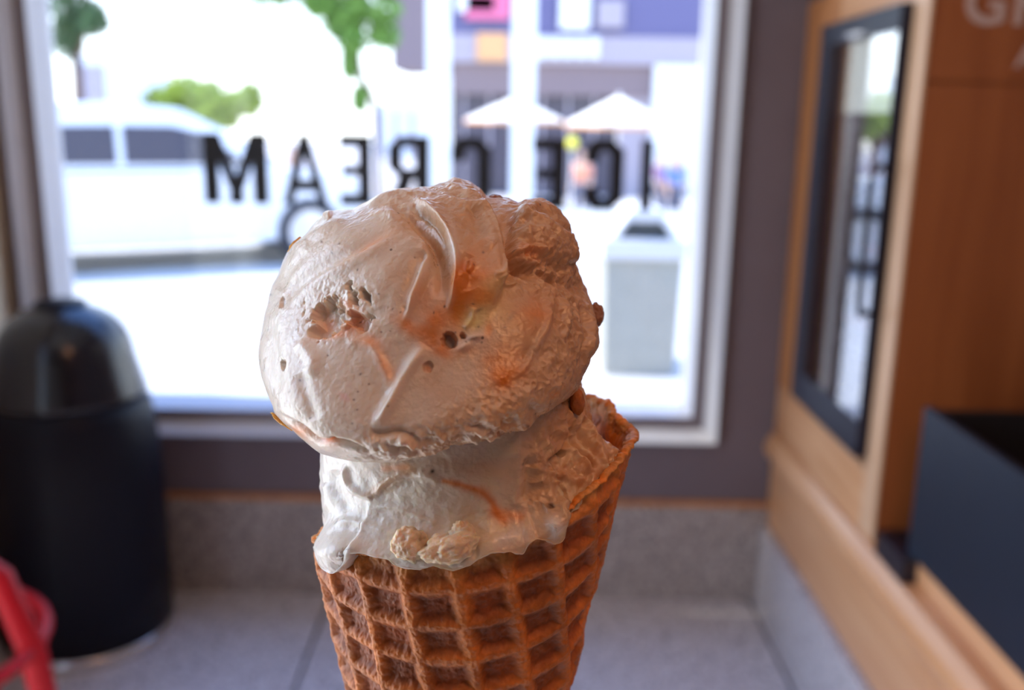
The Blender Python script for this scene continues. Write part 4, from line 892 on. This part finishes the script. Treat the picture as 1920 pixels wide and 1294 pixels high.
for (x, y, rx, ry, a, s) in [(868, 530, 20, 40, 20, .85), (905, 510, 26, 34, 0, .55), (862, 575, 16, 40, 10, .95), (905, 560, 34, 18, -20, .75), (815, 585, 30, 45, -10, .6), (775, 612, 30, 14, 20, .75), (805, 635, 30, 16, 35, 1.0), (825, 655, 14, 12, 0, .95), (832, 664, 12, 8, 0, .8), (802, 688, 7, 8, 0, .8),
                             (945, 700, 26, 34, 25, .95), (925, 668, 22, 12, -35, .8), (960, 668, 16, 10, 0, .5), (1000, 590, 30, 30, 0, .35), (916, 610, 7, 18, 5, .7), (1000, 470, 30, 14, 20, .35), (690, 640, 30, 14, 15, .4), (722, 690, 12, 30, -25, .4), (660, 600, 14, 18, 0, .7), (625, 625, 34, 9, -14, .7), (600, 600, 14, 18, 0, .4), (650, 572, 10, 10, 0, .3),
                             (610, 832, 18, 7, 15, .7), (560, 812, 24, 6, 35, .5), (1040, 740, 10, 8, 0, .3), (690, 462, 40, 9, -30, .35), (870, 660, 50, 12, -10, .15)]:
    CU = blend(CU, syr*(1.25 if s < .8 else 1), 1.25*s*gauss(U, V, x, y, rx*(1.1), ry*(1.1), a)*(.85+.7*n2)*fm)
CU = blend(CU, syr, (.75*gauss(U, V, 872, 545, 17, 46, 14)+.6*gauss(U, V, 800, 625, 34, 20, 25)+.55*gauss(U, V, 950, 695, 26, 36, 20)+.35*gauss(U, V, 800, 590, 34, 34))*(.8+.5*n2)*fm)
CU = blend(CU, np.array([.78, .62, .28]), (.6*gauss(U, V, 905, 585, 40, 22, -10)+.7*gauss(U, V, 888, 605, 20, 14)+.5*gauss(U, V, 930, 540, 30, 20))*fm)
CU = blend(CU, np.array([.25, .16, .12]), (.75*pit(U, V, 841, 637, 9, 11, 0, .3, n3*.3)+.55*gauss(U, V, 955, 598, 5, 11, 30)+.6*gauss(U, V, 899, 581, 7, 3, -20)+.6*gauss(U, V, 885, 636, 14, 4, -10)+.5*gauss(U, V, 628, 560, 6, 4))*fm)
CU = blend(CU, np.array([.74, .38, .36]), (.5*gauss(U, V, 646, 745, 12, 7, 40))*fm)
for k in range(46):
    x = rng.uniform(500, 1080); y = rng.uniform(420, 830)
    CU = blend(CU, np.array([.13, .07, .06]), .75*gauss(U, V, x, y, rng.uniform(1.5, 3.2), rng.uniform(1.2, 2.2), rng.uniform(0, 180))*fm)
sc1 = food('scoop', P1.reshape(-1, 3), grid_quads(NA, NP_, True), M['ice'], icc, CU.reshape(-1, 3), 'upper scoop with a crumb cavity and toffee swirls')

# ---- lumps set in the ice cream
def lump(name, u, v, depth, rx, ry, rz, ang, matl, parent, label, amp=.25, fr=1.0, seed=0, sub=5):
    bm = bmesh.new(); bmesh.ops.create_icosphere(bm, subdivisions=sub, radius=1); X = np.array([x.co[:] for x in bm.verts]); Fq = np.array([[a.index for a in f.verts] for f in bm.faces]); bm.free()
    X = X*(1+amp*fbm(X*fr+seed, 3))[:, None]; c, s = math.cos(math.radians(ang)), math.sin(math.radians(ang))
    X = X*np.array([rx, ry, rz]); X = np.stack([X[:, 0]*c-X[:, 1]*s, X[:, 0]*s+X[:, 1]*c, X[:, 2]], -1)*.000127
    P = on_ray(np.array(float(u)), np.array(float(v)), np.array(depth))+X @ ROT.T
    return food(name, P, Fq, matl, parent, None, label, tris=True)
lump('cookie_crumb', 768, 1020, .1995, 30, 28, 24, 10, M['crumb'], sc2, None, .24, 1.5, 3)
lump('cookie_crumb', 845, 1026, .1975, 46, 24, 24, -14, M['crumb'], sc2, None, .26, 1.6, 9)
lump('cookie_crumb', 866, 1004, .1990, 24, 24, 22, 20, M['crumb'], sc2, None, .26, 1.6, 5)
lump('cookie_crumb', 1052, 958, .2080, 22, 8, 10, -42, M['crumb'], sc2, None, .35, 1.6, 13)
lump('toffee_chunk', 648, 846, .1995, 22, 11, 14, 18, M['flake'], sc1, 'yellowish translucent chunk at the overhang', .3, 1.4, 2)
lump('toffee_flake', 554, 459, .2270, 18, 6, 9, -48, M['flake'], sc1, 'thin golden flake at the left outline', .3, 1.6, 4)
lump('toffee_flake', 528, 790, .2120, 20, 5, 8, 38, M['flake'], sc1, 'thin golden flake at the lower left outline', .3, 1.6, 6)
lump('nut_piece', 1119, 590, .2290, 13, 22, 14, 0, M['nut'], sc1, 'brown nut standing out at the right outline', .22, 1.2, 8)
lump('nut_piece', 930, 372, .2290, 15, 7, 12, 5, M['nut'], sc1, 'small brown nut at the top outline', .2, 1.2, 1)
lump('toffee_drop', 1082, 752, .2130, 13, 25, 14, -8, M['toffee'], sc1, 'dark toffee drop hanging at the right', .12, 1.0, 7)
lump('toffee_drop', 1066, 742, .2150, 24, 14, 14, -30, M['toffee'], sc1, 'dark toffee drop hanging at the right', .12, 1.0, 17)
lump('cream_fleck', 600, 1016, .2300, 8, 12, 8, 0, M['crumb'], sc2, None, .4, 2, 5)
